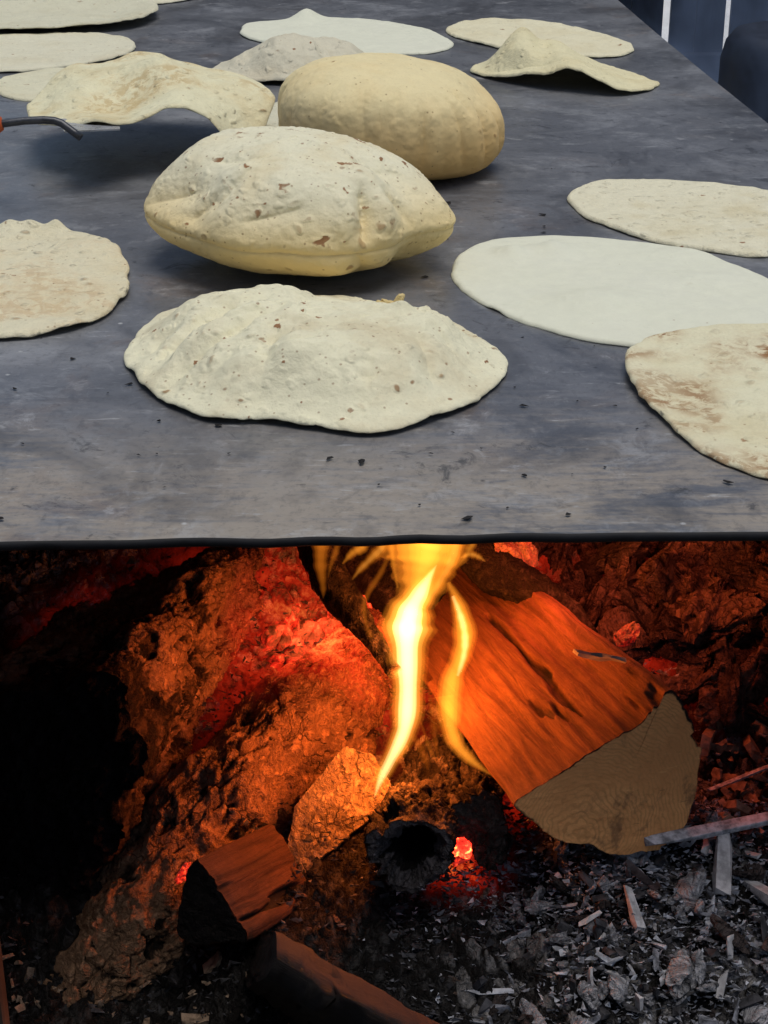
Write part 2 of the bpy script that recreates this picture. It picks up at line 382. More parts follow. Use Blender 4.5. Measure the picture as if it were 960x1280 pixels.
top, GV, gidx = plate_sheet('cooking_surface', mat_griddle(), g); top.location = (0, -1.9, 0)
loop = np.array([GV[j*NXg+i] for j, i in gidx]); n = len(loop); cen = loop.mean(0)
outd = loop-np.roll(loop, 1, 0); outd = np.stack([outd[:,1], -outd[:,0], 0*outd[:,0]], 1); outd /= np.linalg.norm(outd, axis=1)[:,None]+1e-9
rings = [loop, loop+outd*.0012+[0,0,-.0008], loop+outd*.0018+[0,0,-.0025], loop+outd*.0014+[0,0,-.0052], loop+outd*(-.001)+[0,0,-.0062]]
V = np.vstack(rings); f = grid_faces(5, n, True, 0, True); f.append(tuple(range(4*n, 5*n)))
e = link('plate_edge', mesh('plate_edge', V, f), plain('sooty_edge', (.012,.012,.014), .6, .25), g); e.location = (0, -1.9, 0)

# masonry of the stove: base, side walls, back wall
M_BRICK = plain('sooty_masonry', (.045,.036,.03), .95, .1, nscale=25, bump=.6, dist=.006)
M_BASE = plain('stove_masonry', (.20,.17,.15), .95, .1, nscale=18, bump=.6, dist=.006)
st = empty('stove', (0, 1.6, 0)); tag(st, 'sooty masonry stove body enclosing the wood fire under the griddle', 'stove')
def stove_part(name, x0, x1, y0, y1, z0, z1, m):
    bm = bmesh.new(); box_bm(bm, x0, x1, y0, y1, z0, z1, .008)
    o = link(name, bm_mesh(name, bm), m, st); o.location = (0, -1.6, 0)
stove_part('hearth', -.95, .42, .78, 1.95, 0, .40, M_BASE)
stove_part('rear_pier', -.8, .2, 2.3, 2.9, 0, .788, M_BASE)
stove_part('side_wall', -.62, -.36, .42, 1.94, .402, .788, M_BRICK)  # unseen left wall, carried forward to block light from the front left
stove_part('side_wall', .335, .40, .93, 1.80, .402, .786, M_BRICK)
stove_part('back_wall', -.358, .333, 1.62, 1.78, .402, .786, M_BRICK)

# plank fence behind, with light coming through the gaps
M_PLANK = NT('dark_planks'); s = M_PLANK; c = s.coord(); n = s.noise(s.mapping(c, (40, 40, 3)), 1, 5, .6)
s.principled(s.mix(s.ss(n, .3, .7), (.005,.009,.018), (.013,.020,.036)), .8, s.bump(n, .5, .003)); M_PLANK = s.m
FY = 4.2
fe = empty('plank_fence', (.8, FY, 0)); tag(fe, 'dark upright plank fence with bright gaps beyond the griddle', 'fence')
def fx(px): return (px-480)/F*(FY/math.cos(R(9.8))*math.cos(R(15.4)))*1.0
gaps = [(827, 837), (867.5, 868.8), (904.5, 912), (956, 957.5), (996, 1005), (1040, 1042)]
gaps = [(787, 788), ]+gaps
edges = [fx(px) for ab in gaps for px in ab]
xs = [edges[0]-.088*k-.012*(k % 3 == 1) for k in range(0, 16)]
spans = []
for k in range(15): spans.append((xs[k+1]+.002+(.008 if k % 3 == 1 else 0), xs[k]))
for k in range(len(gaps)-1): spans.append((edges[2*k+1], edges[2*k+2]))
x = edges[-1]
for k in range(12): spans.append((x, x+.072)); x += .072+(.011 if k % 2 else .003)
for a, b in spans:
    bm = bmesh.new(); box_bm(bm, a, b, -.011, .011, .02, 1.75+random.uniform(-.03, .03), .002)
    o = link('plank', bm_mesh('plank', bm), M_PLANK, fe); o.location = (-.8, 0, 0)
for z in (.30, 1.45):
    bm = bmesh.new(); box_bm(bm, spans[14][0], x, -.052, -.013, z, z+(.15 if z < 1 else .09), .003)
    o = link('rail', bm_mesh('rail', bm), M_PLANK, fe); o.location = (-.8, 0, 0)

s = NT('smoke'); c = s.coord('Object'); vlen = s.n('VectorMath', operation='LENGTH', ins={0: c}).outputs['Value']
n = s.noise(s.mapping(c, (2.2, 2.2, 1.3)), 1, 3, .6, 1.2)
pv = s.n('VolumePrincipled'); pv.inputs['Color'].default_value = (.50,.66,1,1)
s.set(pv.inputs['Density'], s.math('MULTIPLY', s.math('MULTIPLY', s.ss(vlen, 1.0, .3), s.ss(n, .40, .64)), 1.7)); s.t.links.new(pv.outputs[0], s.out.inputs['Volume'])
bm = bmesh.new(); bmesh.ops.create_icosphere(bm, subdivisions=3, radius=1.0)
o = link('smoke', bm_mesh('smoke', bm), s.m, loc=(.66, 3.1, .52)); o.scale = (.34, .8, .36); tag(o, 'thin bluish smoke drifting past the right edge of the griddle', 'smoke', kind='stuff')
# dark drum beyond the right edge
dc = at(1004, 100, 2.95)
dr = empty('drum', (dc[0], dc[1], 0)); tag(dr, 'soot dark round drum standing beyond the right edge of the griddle', 'drum')
zt = at(940, 40, 2.9)[2]
prof = [(.0, 0), (.135, 0), (.14, .01), (.14, .2), (.146, .208), (.14, .216), (.14, .42), (.146, .428), (.14, .436), (.14, zt-.05), (.133, zt-.02), (.12, zt-.004), (.1, zt), (0, zt+.002)]
V = [(r*math.cos(a), r*math.sin(a), z) for r, z in prof for a in np.linspace(0, 2*math.pi, 48, endpoint=False)]
link('body', mesh('drum', V, grid_faces(len(prof), 48)), plain('drum_paint', (.014,.019,.032), .55, .4), dr)
# ------------------------------------------------------------------ tortillas
def tortilla(name, outline, mat, hf=None, thick=.0035, nr=56, nc=220, z0=0.0, rough=.0012, rim=.0015, label='', group=None, seed=0, blis=.35, cat='tortilla'):
    """outline: photo points of the edge where it lies on the griddle; hf(x, y) = height of the underside (world x, y)"""
    P = np.array([on_z(px, py, GZ+z0)[:2] for px, py in outline])
    P = catmull(P, nc); cen = P.mean(0)
    rad = P-cen
    ang = np.linspace(0, 2*math.pi, nc, endpoint=False)
    wob = .0022*vnoise(np.stack([np.cos(ang)*4, np.sin(ang)*4, 0*ang+seed], 1), seed)+.0007*vnoise(np.stack([np.cos(ang)*14, np.sin(ang)*14, 0*ang+seed], 1), seed+9)
    rad = rad*(1+wob/np.linalg.norm(rad, axis=1))[:,None]
    rs = np.linspace(0, 1, nr)**.8
    X = cen[0]+np.outer(rs, rad[:,0]); Y = cen[1]+np.outer(rs, rad[:,1])
    Q = np.stack([X.ravel(), Y.ravel(), 0*X.ravel()+seed*3.1], 1)
    h = np.zeros(len(Q)) if hf is None else hf(Q[:,0], Q[:,1], np.repeat(rs, nc))
    h = h+rough*(1.3*fbm(Q*34, seed+20, 4)+.45*fbm(Q*90, seed+30, 2)+1.0)
    Qw = np.stack([Q[:,0], Q[:,1], h*1.4], 1); w1, w2, wi = worley(Qw*105+.55*np.stack([fbm(Qw*150, 31, 2), fbm(Qw*150, 32, 2), fbm(Qw*150, 33, 2)], 1), seed+60)
    gate = sstep(-.25, .25, fbm(Q*18, seed+61, 2))*(wi > 1-.6*blis); rad_ = .15+.6*(wi*7 % 1)*.3
    ring = np.exp(-.5*((w1-rad_)/.09)**2)+.5*sstep(rad_, 0, w1)
    h = h+blis*.0013*ring*gate
    speck = sstep(rad_+.05, rad_-.07, w1)*gate*(.12+.9*(wi*13 % 1)**2.5)
    h = np.maximum(h, .0006)
    rr = np.repeat(rs, nc); th = thick*np.sqrt(np.clip(1-np.maximum(0, (rr-.965)/.035)**2, 0, 1)*.8+.04)
    top_z = GZ+z0+h+th
    bot_z = GZ+z0+h-np.minimum(h*.0, 0)
    ctr = np.array([cen[0], cen[1], GZ+z0])
    Vt = np.stack([Q[:,0], Q[:,1], top_z], 1)-ctr; Vb = np.stack([Q[:,0], Q[:,1], bot_z], 1)-ctr
    n = nr*nc
    f = grid_faces(nr, nc, True, 0)+grid_faces(nr, nc, True, n, True)
    a = (nr-1)*nc
    for j in range(nc):
        k = (j+1) % nc; f.append((a+j, a+k, n+a+k, n+a+j)[::1])
    me = mesh(name, np.vstack([Vt, Vb]), f, attrs={'speck': np.r_[speck, 0*speck]})
    bm = bmesh.new(); bm.from_mesh(me); bmesh.ops.remove_doubles(bm, verts=bm.verts, dist=1e-6)
    bmesh.ops.recalc_face_normals(bm, faces=bm.faces); bm.to_mesh(me); bm.free()
    me.polygons.foreach_set('use_smooth', [True]*len(me.polygons))
    o = link(name, me, mat, loc=tuple(ctr)); tag(o, label, cat, group)
    return o
def bumps(*gs):
    """each (px, py, height, sx, sy, rot deg): a mound seen at that photo point"""
    L = []
    for px, py, h, sx, sy, rot in gs:
        p = on_z(px, py, GZ+max(h, 0)); L.append((p[0], p[1], h, sx, sy, math.cos(R(rot)), math.sin(R(rot))))
    def hf(x, y, r):
        z = 0
        for cx, cyy, h, sx, sy, ca, sa in L:
            u = (x-cx)*ca+(y-cyy)*sa; v = -(x-cx)*sa+(y-cyy)*ca
            z = z+h*np.exp(-.5*((u/sx)**2+(v/sy)**2))
        return z
    return hf
GRP = 'flour tortillas cooking on the griddle'
WHITE = (.74,.735,.575)

# front collapsed one
b1 = bumps((262, 440, .012, .055, .007, 57), (292, 450, -.010, .055, .007, 57), (330, 430, .007, .06, .008, 62), (210, 445, .008, .035, .006, 48), (228, 470, -.007, .035, .006, 40), (520, 450, .006, .05, .006, -35), (555, 470, -.006, .05, .007, -30), (470, 415, -.007, .03, .008, 10),
           (375, 400, .034, .085, .060, 6), (250, 394, .015, .05, .050, -25), (235, 452, -.016, .055, .012, 24), (300, 500, .012, .05, .02, 20),
           (560, 438, .012, .035, .03, 0), (480, 470, .020, .05, .03, -20), (450, 505, -.006, .02, .03, 10), (495, 388, -.014, .022, .014, -15), (540, 402, .006, .02, .012, -20), (400, 520, .008, .03, .02, 0),
           (600, 470, -.004, .02, .02, 0))
F1L = [(on_z(*a_, GZ+.02)[:2], on_z(*b_, GZ+.02)[:2], dep, wd) for a_, b_, dep, wd in (((185,470),(345,425),.010,.006),((175,445),(290,408),.007,.005),((300,520),(352,440),.006,.006),((215,500),(330,470),.005,.005),((440,525),(465,470),.005,.005),((560,500),(520,440),.006,.005),((610,455),(520,425),.006,.005),((400,400),(520,418),.005,.007),((590,440),(500,405),.005,.005),((250,395),(330,388),.004,.005))]
def h1(x, y, r):
    q = np.stack([x*14, y*22, 0*x], 1)
    z = b1(x, y, r)+.004*fbm(q, 77, 3)*sstep(1.05, .5, r)
    z = z+.0030*np.abs(fbm(np.stack([x*30+y*18, y*42-x*20, 0*x+3], 1), 91, 3))*2
    for pa, pb, dep, wd in F1L:
        dep = dep*.62
        e_ = pb-pa; t_ = np.clip(((x-pa[0])*e_[0]+(y-pa[1])*e_[1])/(e_@e_), 0, 1); ds = np.hypot(x-pa[0]-t_*e_[0], y-pa[1]-t_*e_[1])+.002*fbm(q*4, 93, 2)
        z = z-dep*np.exp(-np.abs(ds)/wd)*(1-.7*np.abs(2*t_-1)**3)+dep*.5*np.exp(-.5*((ds-2.4*wd)/wd)**2)
    return np.maximum(z, 0)*(.14+.86*sstep(1.02, .62, r))
tortilla('puffed_tortilla', [(155,455),(166,430),(196,404),(250,386),(320,378),(400,376),(470,380),(530,394),(585,418),(625,448),(634,470),(606,498),(560,522),(505,541),(455,547),(400,540),(335,531),(275,530),(222,516),(180,491)],
    mat_dough('dough_front', (.81,.765,.54), (.63,.53,.33), .75, 1.0, .42, seed=1.3), h1, nr=150, nc=560, label='large collapsed puffy tortilla with wrinkled top at the front centre of the griddle', group=GRP, seed=5, rough=.0015, thick=.003, blis=.75)

T1 = bpy.data.objects['puffed_tortilla']
def balloon(name, ctr, rx, ry, zr, ht, hb, e_top, e_bot, mat, label, dents, Rf=None, tilt=(0, 0), seed=0, ns=210, nc=520, amp=(.004, .0016), blis=1.0, creases=(), seamd=1.0, cdep=1.0):
    """a puffed, closed bread: phi round the plan (0 = right, -90 = front), s = -90 underside .. 90 crown"""
    ph = np.linspace(0, 2*math.pi, nc, endpoint=False); sv = np.linspace(-math.pi/2, math.pi/2, ns)
    S, PH = np.meshgrid(sv, ph, indexing='ij'); S = S.ravel(); PH = PH.ravel()
    e = np.where(S > 0, e_top, e_bot)
    r = np.abs(np.cos(S))**e; z = np.sign(S)*np.abs(np.sin(S))**e*np.where(S > 0, ht, hb)
    k = np.ones_like(PH) if Rf is None else Rf(PH)
    x = rx*k*r*np.cos(PH); y = ry*k*r*np.sin(PH)
    z = z+zr+x*math.tan(R(tilt[0]))+y*math.tan(R(tilt[1]))
    P = np.stack([x, y, z], 1)
    N = np.stack([np.cos(PH)*np.cos(S), np.sin(PH)*np.cos(S), np.sin(S)], 1)
    d = amp[0]*fbm(P*22+seed, seed, 4)+amp[1]*fbm(P*75, seed+5, 3)+.0004*fbm(P*220, seed+8, 2)
    for p0, s0, dep, wp, ws in dents:
        dp = (PH-R(p0)+math.pi) % (2*math.pi)-math.pi
        d = d-dep*np.exp(-.5*((dp/R(wp))**2+((S-R(s0))/R(ws))**2))
    for (pa, sa), (pb, sb), dep, wd in creases:      # pinched folds: sharp valleys between soft shoulders
        dp = (PH-R(pa)+math.pi) % (2*math.pi)-math.pi; ex = R(pb-pa); ey = R(sb-sa); wob = R(2.2)*fbm(P*60, seed+90, 2)
        t_ = np.clip((dp*ex+(S-R(sa))*ey)/(ex*ex+ey*ey), 0, 1); ds = np.abs(np.hypot(dp-t_*ex, S-R(sa)-t_*ey)+wob*.5)
        dep = dep*cdep; d = d-dep*np.exp(-ds/R(wd))*(1-.6*np.abs(2*t_-1)**3)+dep*.45*np.exp(-.5*((ds-R(wd*2.6))/R(wd*1.2))**2)*np.sin(np.pi*np.clip(t_, .02, .98))
    d = d-.0022*np.exp(-np.abs(S+R(4)+R(3)*fbm(np.stack([np.cos(PH)*3, np.sin(PH)*3, 0*S], 1), seed+93, 2))/R(2.2))*seamd
    seam = seamd*np.exp(-.5*((S-R(2))/R(3.5))**2)
    f1, f2, i1 = worley(P*84+.5*np.stack([fbm(P*150, 31, 2), fbm(P*150, 32, 2), fbm(P*150, 33, 2)], 1), seed+60)
    up_ = sstep(-.25, .15, np.sin(S))*sstep(-.35, .1, fbm(P*16, seed+61, 2))*(i1 > .35); rad_ = .15+.24*(i1*7 % 1)
    d = d+blis*.0012*(np.exp(-.5*((f1-rad_)/.09)**2)+.4*sstep(rad_, 0, f1))*up_
    speck = blis*sstep(rad_+.06, rad_-.06, f1)*up_*(.30+1.0*(i1*13 % 1)**1.3)
    P = P+N*(d+.0015*seam)[:,None]
    P[:,2] = np.maximum(P[:,2], .0008)
    me = mesh(name, P, grid_faces(ns, nc), attrs={'speck': speck})
    bm = bmesh.new(); bm.from_mesh(me); bmesh.ops.remove_doubles(bm, verts=bm.verts, dist=1e-6)
    bmesh.ops.recalc_face_normals(bm, faces=bm.faces); bm.to_mesh(me); bm.free()
    me.polygons.foreach_set('use_smooth', [True]*len(me.polygons))
    return tag(link(name, me, mat, loc=(ctr[0], ctr[1], GZ)), label, 'tortilla', GRP)

# the puffed one in the middle, pointed at both ends
c2 = on_z(374, 322); c2 = np.array([c2[0], 1.412])
def R2(p):
    a = lambda q, wd: np.exp(-.5*(((p-R(q)+math.pi) % (2*math.pi)-math.pi)/R(wd))**2)
    return 1+.07*a(180, 14)+.115*a(-12, 10)+.05*a(-64, 16)-.05*a(-38, 10)-.03*a(-125, 22)+.03*a(90, 30)
balloon('puffed_tortilla', c2, .119, .108, .043, .060, .042, .98, .95,
    mat_dough('dough_middle', (.82,.77,.55), (.74,.60,.33), .6, 1.0, .42, low=(.03, .085, (.82,.60,.24), .85), seed=2.1),
    'tall balloon of a tortilla with brown specks, in the middle of the griddle',
    [(206, 26, .017, 20, 17), (238, 36, -.006, 9, 26), (-98, 26, .004, 24, 12), (-20, 36, .011, 15, 20), (-80, 40, -.005, 18, 16),
     (-46, 45, -.006, 9, 20), (150, 48, -.006, 20, 12), (-30, -18, .006, 10, 14), (-75, -20, -.004, 12, 12), (100, 60, -.004, 40, 12)], R2, (-1.5, 0), 31, amp=(.0030, .0005), blis=.7,
    creases=[((-63, 2), (-57, 40), .011, 3.2), ((228, 6), (243, 52), .005, 4.0), ((186, 4), (205, 30), .004, 4), ((-140, 4), (-128, 34), .004, 3), ((-35, 6), (-44, 38), .004, 3), ((-66, -4), (-58, -40), .006, 4), ((-112, 14), (-84, 30), .003, 4), ((-20, 50), (-60, 62), .004, 5), ((200, 55), (250, 66), .004, 5)])
# the second balloon behind it, rounder
c3 = on_z(488, 200); c3 = np.array([c3[0], 1.715])
def R3(p):
    return (1+.004*np.sin(p*9+1)+.03*np.sin(2*p+.5))*.975
balloon('puffed_tortilla', c3, .112, .105, .047, .060, .046, .80, .72,
    mat_dough('dough_round', (.82,.70,.40), (.80,.58,.26), .5, .3, .16, low=(.02, .095, (.82,.49,.16), .9), seed=3.7),
    'rounded balloon of a tortilla with smooth golden sides, behind the other balloon',
    [(195, 20, .005, 7, 30), (-92, 40, -.004, 12, 16), (-10, 38, .006, 16, 14), (-60, 30, -.003, 14, 12), (-125, 30, -.003, 14, 14)], R3, (-5, 0), 47, amp=(.0022, .0004), blis=.2, seamd=0.0, cdep=.6,
    creases=[((-76, -25), (-72, 34), .0060, 2.6), ((-102, -10), (-106, 44), .0028, 2.4), ((-128, -20), (-124, 44), .0036, 3), ((-48, -22), (-54, 36), .0050, 2.6), ((-28, -30), (-34, 34), .0060, 3), ((-8, -20), (-16, 30), .004, 3), ((-62, 14), (-64, 40), .0028, 2), ((-150, -10), (-146, 38), .004, 3.5), ((178, -20), (186, 34), .005, 4), ((-88, 20), (-86, 46), .0025, 2), ((-40, 20), (-46, 50), .003, 2.4), ((-114, 24), (-112, 50), .0022, 2)])
# flat and half-puffed ones
W6 = bumps((640, 312, .007, .009, .010, 0), (692, 307, .0085, .012, .012, 0), (745, 372, .009, .025, .02, 0), (880, 350, .004, .025, .014, 0), (860, 318, .003, .025, .012, 0), (605, 385, .004, .010, .006, -40))
tortilla('flat_tortilla', [(565,345),(572,325),(600,308),(645,300),(700,298),(770,302),(840,312),(900,328),(960,352),(1008,382),(1020,408),(990,430),(930,440),(870,441),(810,438),(740,430),(690,418),(640,402),(602,381),(575,362)],
    mat_dough('dough_raw_white', WHITE, (.74,.73,.60), .4, 0.03, .16, seed=4.2, fine=.5), W6, thick=.0035, rough=.0005, blis=0.0, label='smooth white raw tortilla with a few small bubbles, on the right', group=GRP, seed=11, nr=70, nc=300)
tortilla('flat_tortilla', [(711,250),(720,238),(750,230),(800,228),(860,230),(920,236),(970,245),(1010,262),(1022,285),(1000,308),(960,322),(910,320),(850,312),(790,296),(740,278),(718,264)],
    mat_dough('dough_right', (.78,.73,.53), (.66,.57,.35), .8, .2, .7, seed=5.1), None, thick=.004, rough=.0012, label='cream flat tortilla cut by the frame just behind the white raw one', group=GRP, seed=12)
def h8(x, y, r):
    a, b = on_z(805, 440), on_z(935, 420)
    return .0055*sstep(.0, 1.0, (y-1.10)/.10)+.006*np.exp(-.5*(((x-b[0]+.05)/.06)**2+((y-b[1])/.02)**2))+.004*np.exp(-.5*(((x-on_z(783, 465)[0])/.012)**2))
tortilla('flat_tortilla', [(779,472),(785,452),(812,438),(862,429),(935,424),(1000,427),(1060,450),(1090,500),(1080,550),(1040,590),(985,603),(940,595),(890,575),(850,550),(815,520),(790,494)],
    mat_dough('dough_browned', (.77,.725,.50), (.64,.53,.29), .5, .3, .55, patch=1.0, patch_col=(.21,.11,.045), seed=6.45), h8, thick=.003, rough=.0012, label='tortilla with brown toasted patches overlapping the white raw one', group=GRP, seed=13, nr=70, nc=300)
T5e = [on_z(x, 292) for x in (15, 40, 75)]
def h5(x, y, r):
    z = .006*fbm(np.stack([x*20, y*34, 0*x], 1), 55, 3)*.6+.002
    for p, h in zip(T5e, (.007, .006, .011)): z = z+h*np.exp(-.5*(((x-p[0])/.0065)**2+((y-p[1])/.010)**2))
    return z+.004*np.exp(-.5*(((x-on_z(120, 330)[0])/.03)**2+((y-on_z(120, 320)[1])/.02)**2))
tortilla('flat_tortilla', [(162,352),(155,376),(130,398),(90,414),(40,424),(-20,428),(-80,420),(-120,390),(-125,350),(-100,318),(-50,299),(0,293),(50,293),(100,299),(140,314),(158,334)],
    mat_dough('dough_left', (.76,.70,.49), (.66,.54,.31), .55, .5, .8, patch=.35, patch_col=(.42,.27,.13), seed=7.9), h5, thick=.0035, rough=.0016, label='rough toasted tortilla with a curled torn rim at the left edge', group=GRP, seed=14, nr=80, nc=300)
def h9(x, y, r):
    p = on_z(383, 24); return .012*np.exp(-.5*(((x-p[0])/.012)**2+((y-p[1])/.03)**2))
tortilla('flat_tortilla', [(300,38),(310,31),(345,28),(385,24),(420,25),(470,28),(530,38),(562,52),(565,60),(540,68),(490,70),(440,70),(380,66),(330,55),(306,47)],
    mat_dough('dough_back_white', WHITE, (.75,.73,.60), .4, .03, .2, seed=8.3, fine=.5), h9, blis=0.0, label='white raw tortilla with a pinched far rim, near the back', group=GRP, seed=15, rough=.0008)
b10 = bumps((385, 52, .034, .05, .05, 0), (410, 62, .012, .03, .02, -20), (340, 84, .010, .03, .05, 0))
def h10(x, y, r):
    p = on_z(352, 106); return (.15+.85*sstep(1.02, .62, r))*np.maximum(b10(x, y, r)+.008*np.exp(-.5*(((x-p[0])/.03)**2+((y-p[1])/.05)**2))*3+.012*fbm(np.stack([x*26+y*6, y*14, 0*x], 1), 66, 3), 0)
tortilla('puffed_tortilla', [(262,92),(285,80),(330,71),(400,67),(460,72),(482,85),(455,100),(395,108),(345,108),(295,104)],
    mat_dough('dough_hump', (.68,.63,.47), (.58,.49,.32), .5, .15, .6, seed=9.2), h10, label='grey cream tortilla with a humped wrinkled middle, before the white one at the back', group=GRP, seed=16, rough=.0015, nr=70)
tortilla('flat_tortilla', [(559,39),(575,31),(620,26.5),(680,30),(740,42),(785,55),(791,64),(770,72),(720,73),(650,67),(600,56),(568,47)],
    mat_dough('dough_back_right', (.77,.71,.49), (.66,.56,.33), .5, .15, .4, seed=10.4), None, label='cream flat tortilla at the back right, partly behind the folded one', group=GRP, seed=17, rough=.0014)
a12, e12 = on_z(668, 86)[:2], on_z(712, 116)[:2]
def h12(x, y, r):
    dx, dy = e12-a12; L = math.hypot(dx, dy); ux, uy = dx/L, dy/L
    t = ((x-a12[0])*ux+(y-a12[1])*uy)/L; d = (x-a12[0])*uy-(y-a12[1])*ux
    w2 = np.where(d > 0, .028, .040)
    main = .037*np.exp(-.5*(d/w2)**2)*sstep(-.7, 0, t)*(1-.30*sstep(.2, 1.2, t))
    left = .022*np.exp(-.5*(((x-on_z(640, 92)[0])/.03)**2+((y-on_z(640, 86)[1])/.10)**2))
    dimple = -.016*np.exp(-.5*(((x-on_z(676, 95)[0])/.012)**2+((y-on_z(676, 92)[1])/.06)**2))
    op = np.exp(-.5*(((x-e12[0])/.05)**2+((y-e12[1])/.10)**2))
    return (.10+.90*np.maximum(sstep(1.02, .62, r), op))*np.maximum(main*.95+left+dimple+.003*fbm(np.stack([x*30, y*30, 0*x], 1), 72, 3), 0)
tortilla('folded_tortilla', [(588,90),(606,82),(650,76),(700,77),(760,86),(815,103),(826,107),(806,116),(770,121),(730,118),(690,114),(640,106),(604,98)],
    mat_dough('dough_folded', (.77,.70,.44), (.66,.54,.28), .55, .15, .5, seed=11.6), h12, label='tortilla folded up like a tent with an open front, at the back right', group=GRP, seed=18, rough=.0012, nr=80, nc=300)
tortilla('flat_tortilla', [(167,57),(160,68),(120,80),(60,88),(0,92),(-60,90),(-90,75),(-80,58),(-40,48),(40,45),(110,44.5),(155,49)],
    mat_dough('dough_back_left', (.72,.68,.50), (.62,.54,.35), .5, .15, .4, seed=12.8), None, label='flat tortilla at the left edge, second of the row behind the lifted one', group=GRP, seed=19, rough=.0014)
def h14(x, y, r): return .010*sstep(.55, 1.0, r)+.001
tortilla('flat_tortilla', [(197,18),(190,29),(150,39),(80,45.5),(0,47.5),(-70,44),(-90,30),(-60,18),(0,13),(80,11),(150,11),(188,13.5)],
    mat_dough('dough_dished', (.66,.63,.46), (.57,.51,.33), .5, .15, .4, seed=13.1), h14, label='dished tortilla with a raised rim at the far left', group=GRP, seed=20, rough=.0014)
tortilla('flat_tortilla', [(258,-7),(230,2),(170,8.5),(110,8.5),(60,0),(40,-12),(100,-24),(200,-23)],
    mat_dough('dough_far', (.72,.68,.50), (.6,.53,.35), .5, .1, .4, seed=14.3), None, label='farthest tortilla, only its front rim showing at the top of the photo', group=GRP, seed=21)
tortilla('flat_tortilla', [(-10,110),(10,98),(60,90),(120,86),(200,85),(240,95),(230,112),(150,124),(80,128),(20,126)],
    mat_dough('dough_under', (.72,.68,.48), (.62,.53,.33), .5, .2, .5, seed=15.7), None, label='flat tortilla lying behind and beneath the lifted one', group=GRP, seed=22)
tortilla('flat_tortilla', [(322,152),(330,138),(380,122),(450,116),(520,120),(570,140),(550,158),(480,168),(400,168),(345,163)],
    mat_dough('dough_hidden', (.68,.65,.48), (.58,.50,.33), .4, .4, .6, seed=16.2), None, label='tortilla mostly hidden behind the two balloons', group=GRP, seed=23)

# the tortilla being turned, in the air, and the spatula under it
p4 = on_z(188, 190); Z4 = .058
x0, x1 = at(30, 120, 1.83)[0], at(345, 110, 1.83)[0]
cx4 = (x0+x1)/2; rx4 = (x1-x0)/2
nr, nc = 70, 300
ang = np.linspace(0, 2*math.pi, nc, endpoint=False); rs = np.linspace(0, 1, nr)**.8
Rr = 1+.04*np.sin(3*ang+1)+.02*np.sin(7*ang)
U = np.outer(rs, Rr*np.cos(ang)).ravel(); Vv = np.outer(rs, Rr*np.sin(ang)).ravel(); rr = np.repeat(rs, nc)
z4 = Z4+.006*np.sin(U*4.2+.6+Vv*.8)+.005*np.sin(U*9+Vv*2.5)*.7+.007*np.sin(Vv*4+U*1.5)-.050*sstep(.55, 1.0, U)*sstep(.6, -.8, Vv)-.012*sstep(-.5, -1, U)+.010*Vv
z4 = z4+.006*fbm(np.stack([U*3, Vv*3, 0*U], 1), 404, 3)+.012*np.exp(-.5*(((U-.28)/.25)**2+((Vv+.9)/.35)**2))
X4 = rx4*U*(1-.04*rr**2); Y4 = .125*Vv
th4 = .004*np.sqrt(np.clip(1-np.maximum(0, (rr-.96)/.04)**2, 0, 1)*.8+.05)
Vt = np.stack([X4, Y4, z4+th4], 1); Vb = np.stack([X4, Y4, z4], 1); n = nr*nc; a = (nr-1)*nc
f = grid_faces(nr, nc)+grid_faces(nr, nc, True, n, True)+[(a+j, a+(j+1) % nc, n+a+(j+1) % nc, n+a+j) for j in range(nc)]
me = mesh('lifted_tortilla', np.vstack([Vt, Vb]), f)
bm = bmesh.new(); bm.from_mesh(me); bmesh.ops.remove_doubles(bm, verts=bm.verts, dist=1e-6); bmesh.ops.recalc_face_normals(bm, faces=bm.faces); bm.to_mesh(me); bm.free()
me.polygons.foreach_set('use_smooth', [True]*len(me.polygons))
tag(link('lifted_tortilla', me, mat_dough('dough_lifted', (.80,.75,.50), (.60,.46,.22), .7, .2, .6, patch=.5, patch_col=(.40,.28,.12), seed=17.5), loc=(cx4, 1.80, GZ)),
    'limp tortilla lifted into the air by the metal spatula at the left', 'tortilla', GRP)

def tube(name, pts, rad, mat, parent=None, seg=12):
    pts = [np.array(p, float) for p in pts]; V = []
    for i, p in enumerate(pts):
        t = unit(pts[min(i+1, len(pts)-1)]-pts[max(i-1, 0)]); u = unit(np.cross(t, [.13, .2, 1])); v = np.cross(t, u)
        r = rad[i] if isinstance(rad, (list, tuple)) else rad
        V += [p+r*(math.cos(q)*u+math.sin(q)*v) for q in np.linspace(0, 2*math.pi, seg, endpoint=False)]
    f = grid_faces(len(pts), seg); f.append(tuple(range(seg))[::-1]); f.append(tuple(range((len(pts)-1)*seg, len(pts)*seg)))
    return link(name, mesh(name, V, f), mat, parent)
sp = empty('spatula'); tag(sp, 'metal spatula with bent rod and orange grip turning the lifted tortilla', 'spatula')
M_STEEL = plain('worn_steel', (.07,.072,.08), .35, .5, .4, 120, .25, .05)
D4 = 1.60
tube('rod', [at(x, y, D4) for x, y in ((-30,160),(0,155),(30,151),(55,150),(68,151),(77,154),(85,160),(93,166),(101,172))], .0036, M_STEEL, sp)
tube('handle', [at(x, y, D4) for x, y in ((-150,172),(-100,168),(-40,160.5),(-8,156),(3,154.5))], [.010,.011,.011,.010,.006], plain('orange_grip', (.62,.12,.03), .5, .4, 0, 60, .2), sp)
q = [at(80, 166, D4+.02), at(150, 163, D4+.05), at(150, 151, D4+.14), at(72, 150, D4+.12)]
bm = bmesh.new(); vs_ = [bm.verts.new(p) for p in q]; fc = bm.faces.new(vs_)
r = bmesh.ops.extrude_face_region(bm, geom=[fc]); bmesh.ops.translate(bm, vec=(0, 0, .0015), verts=[v for v in r['geom'] if isinstance(v, bmesh.types.BMVert)])
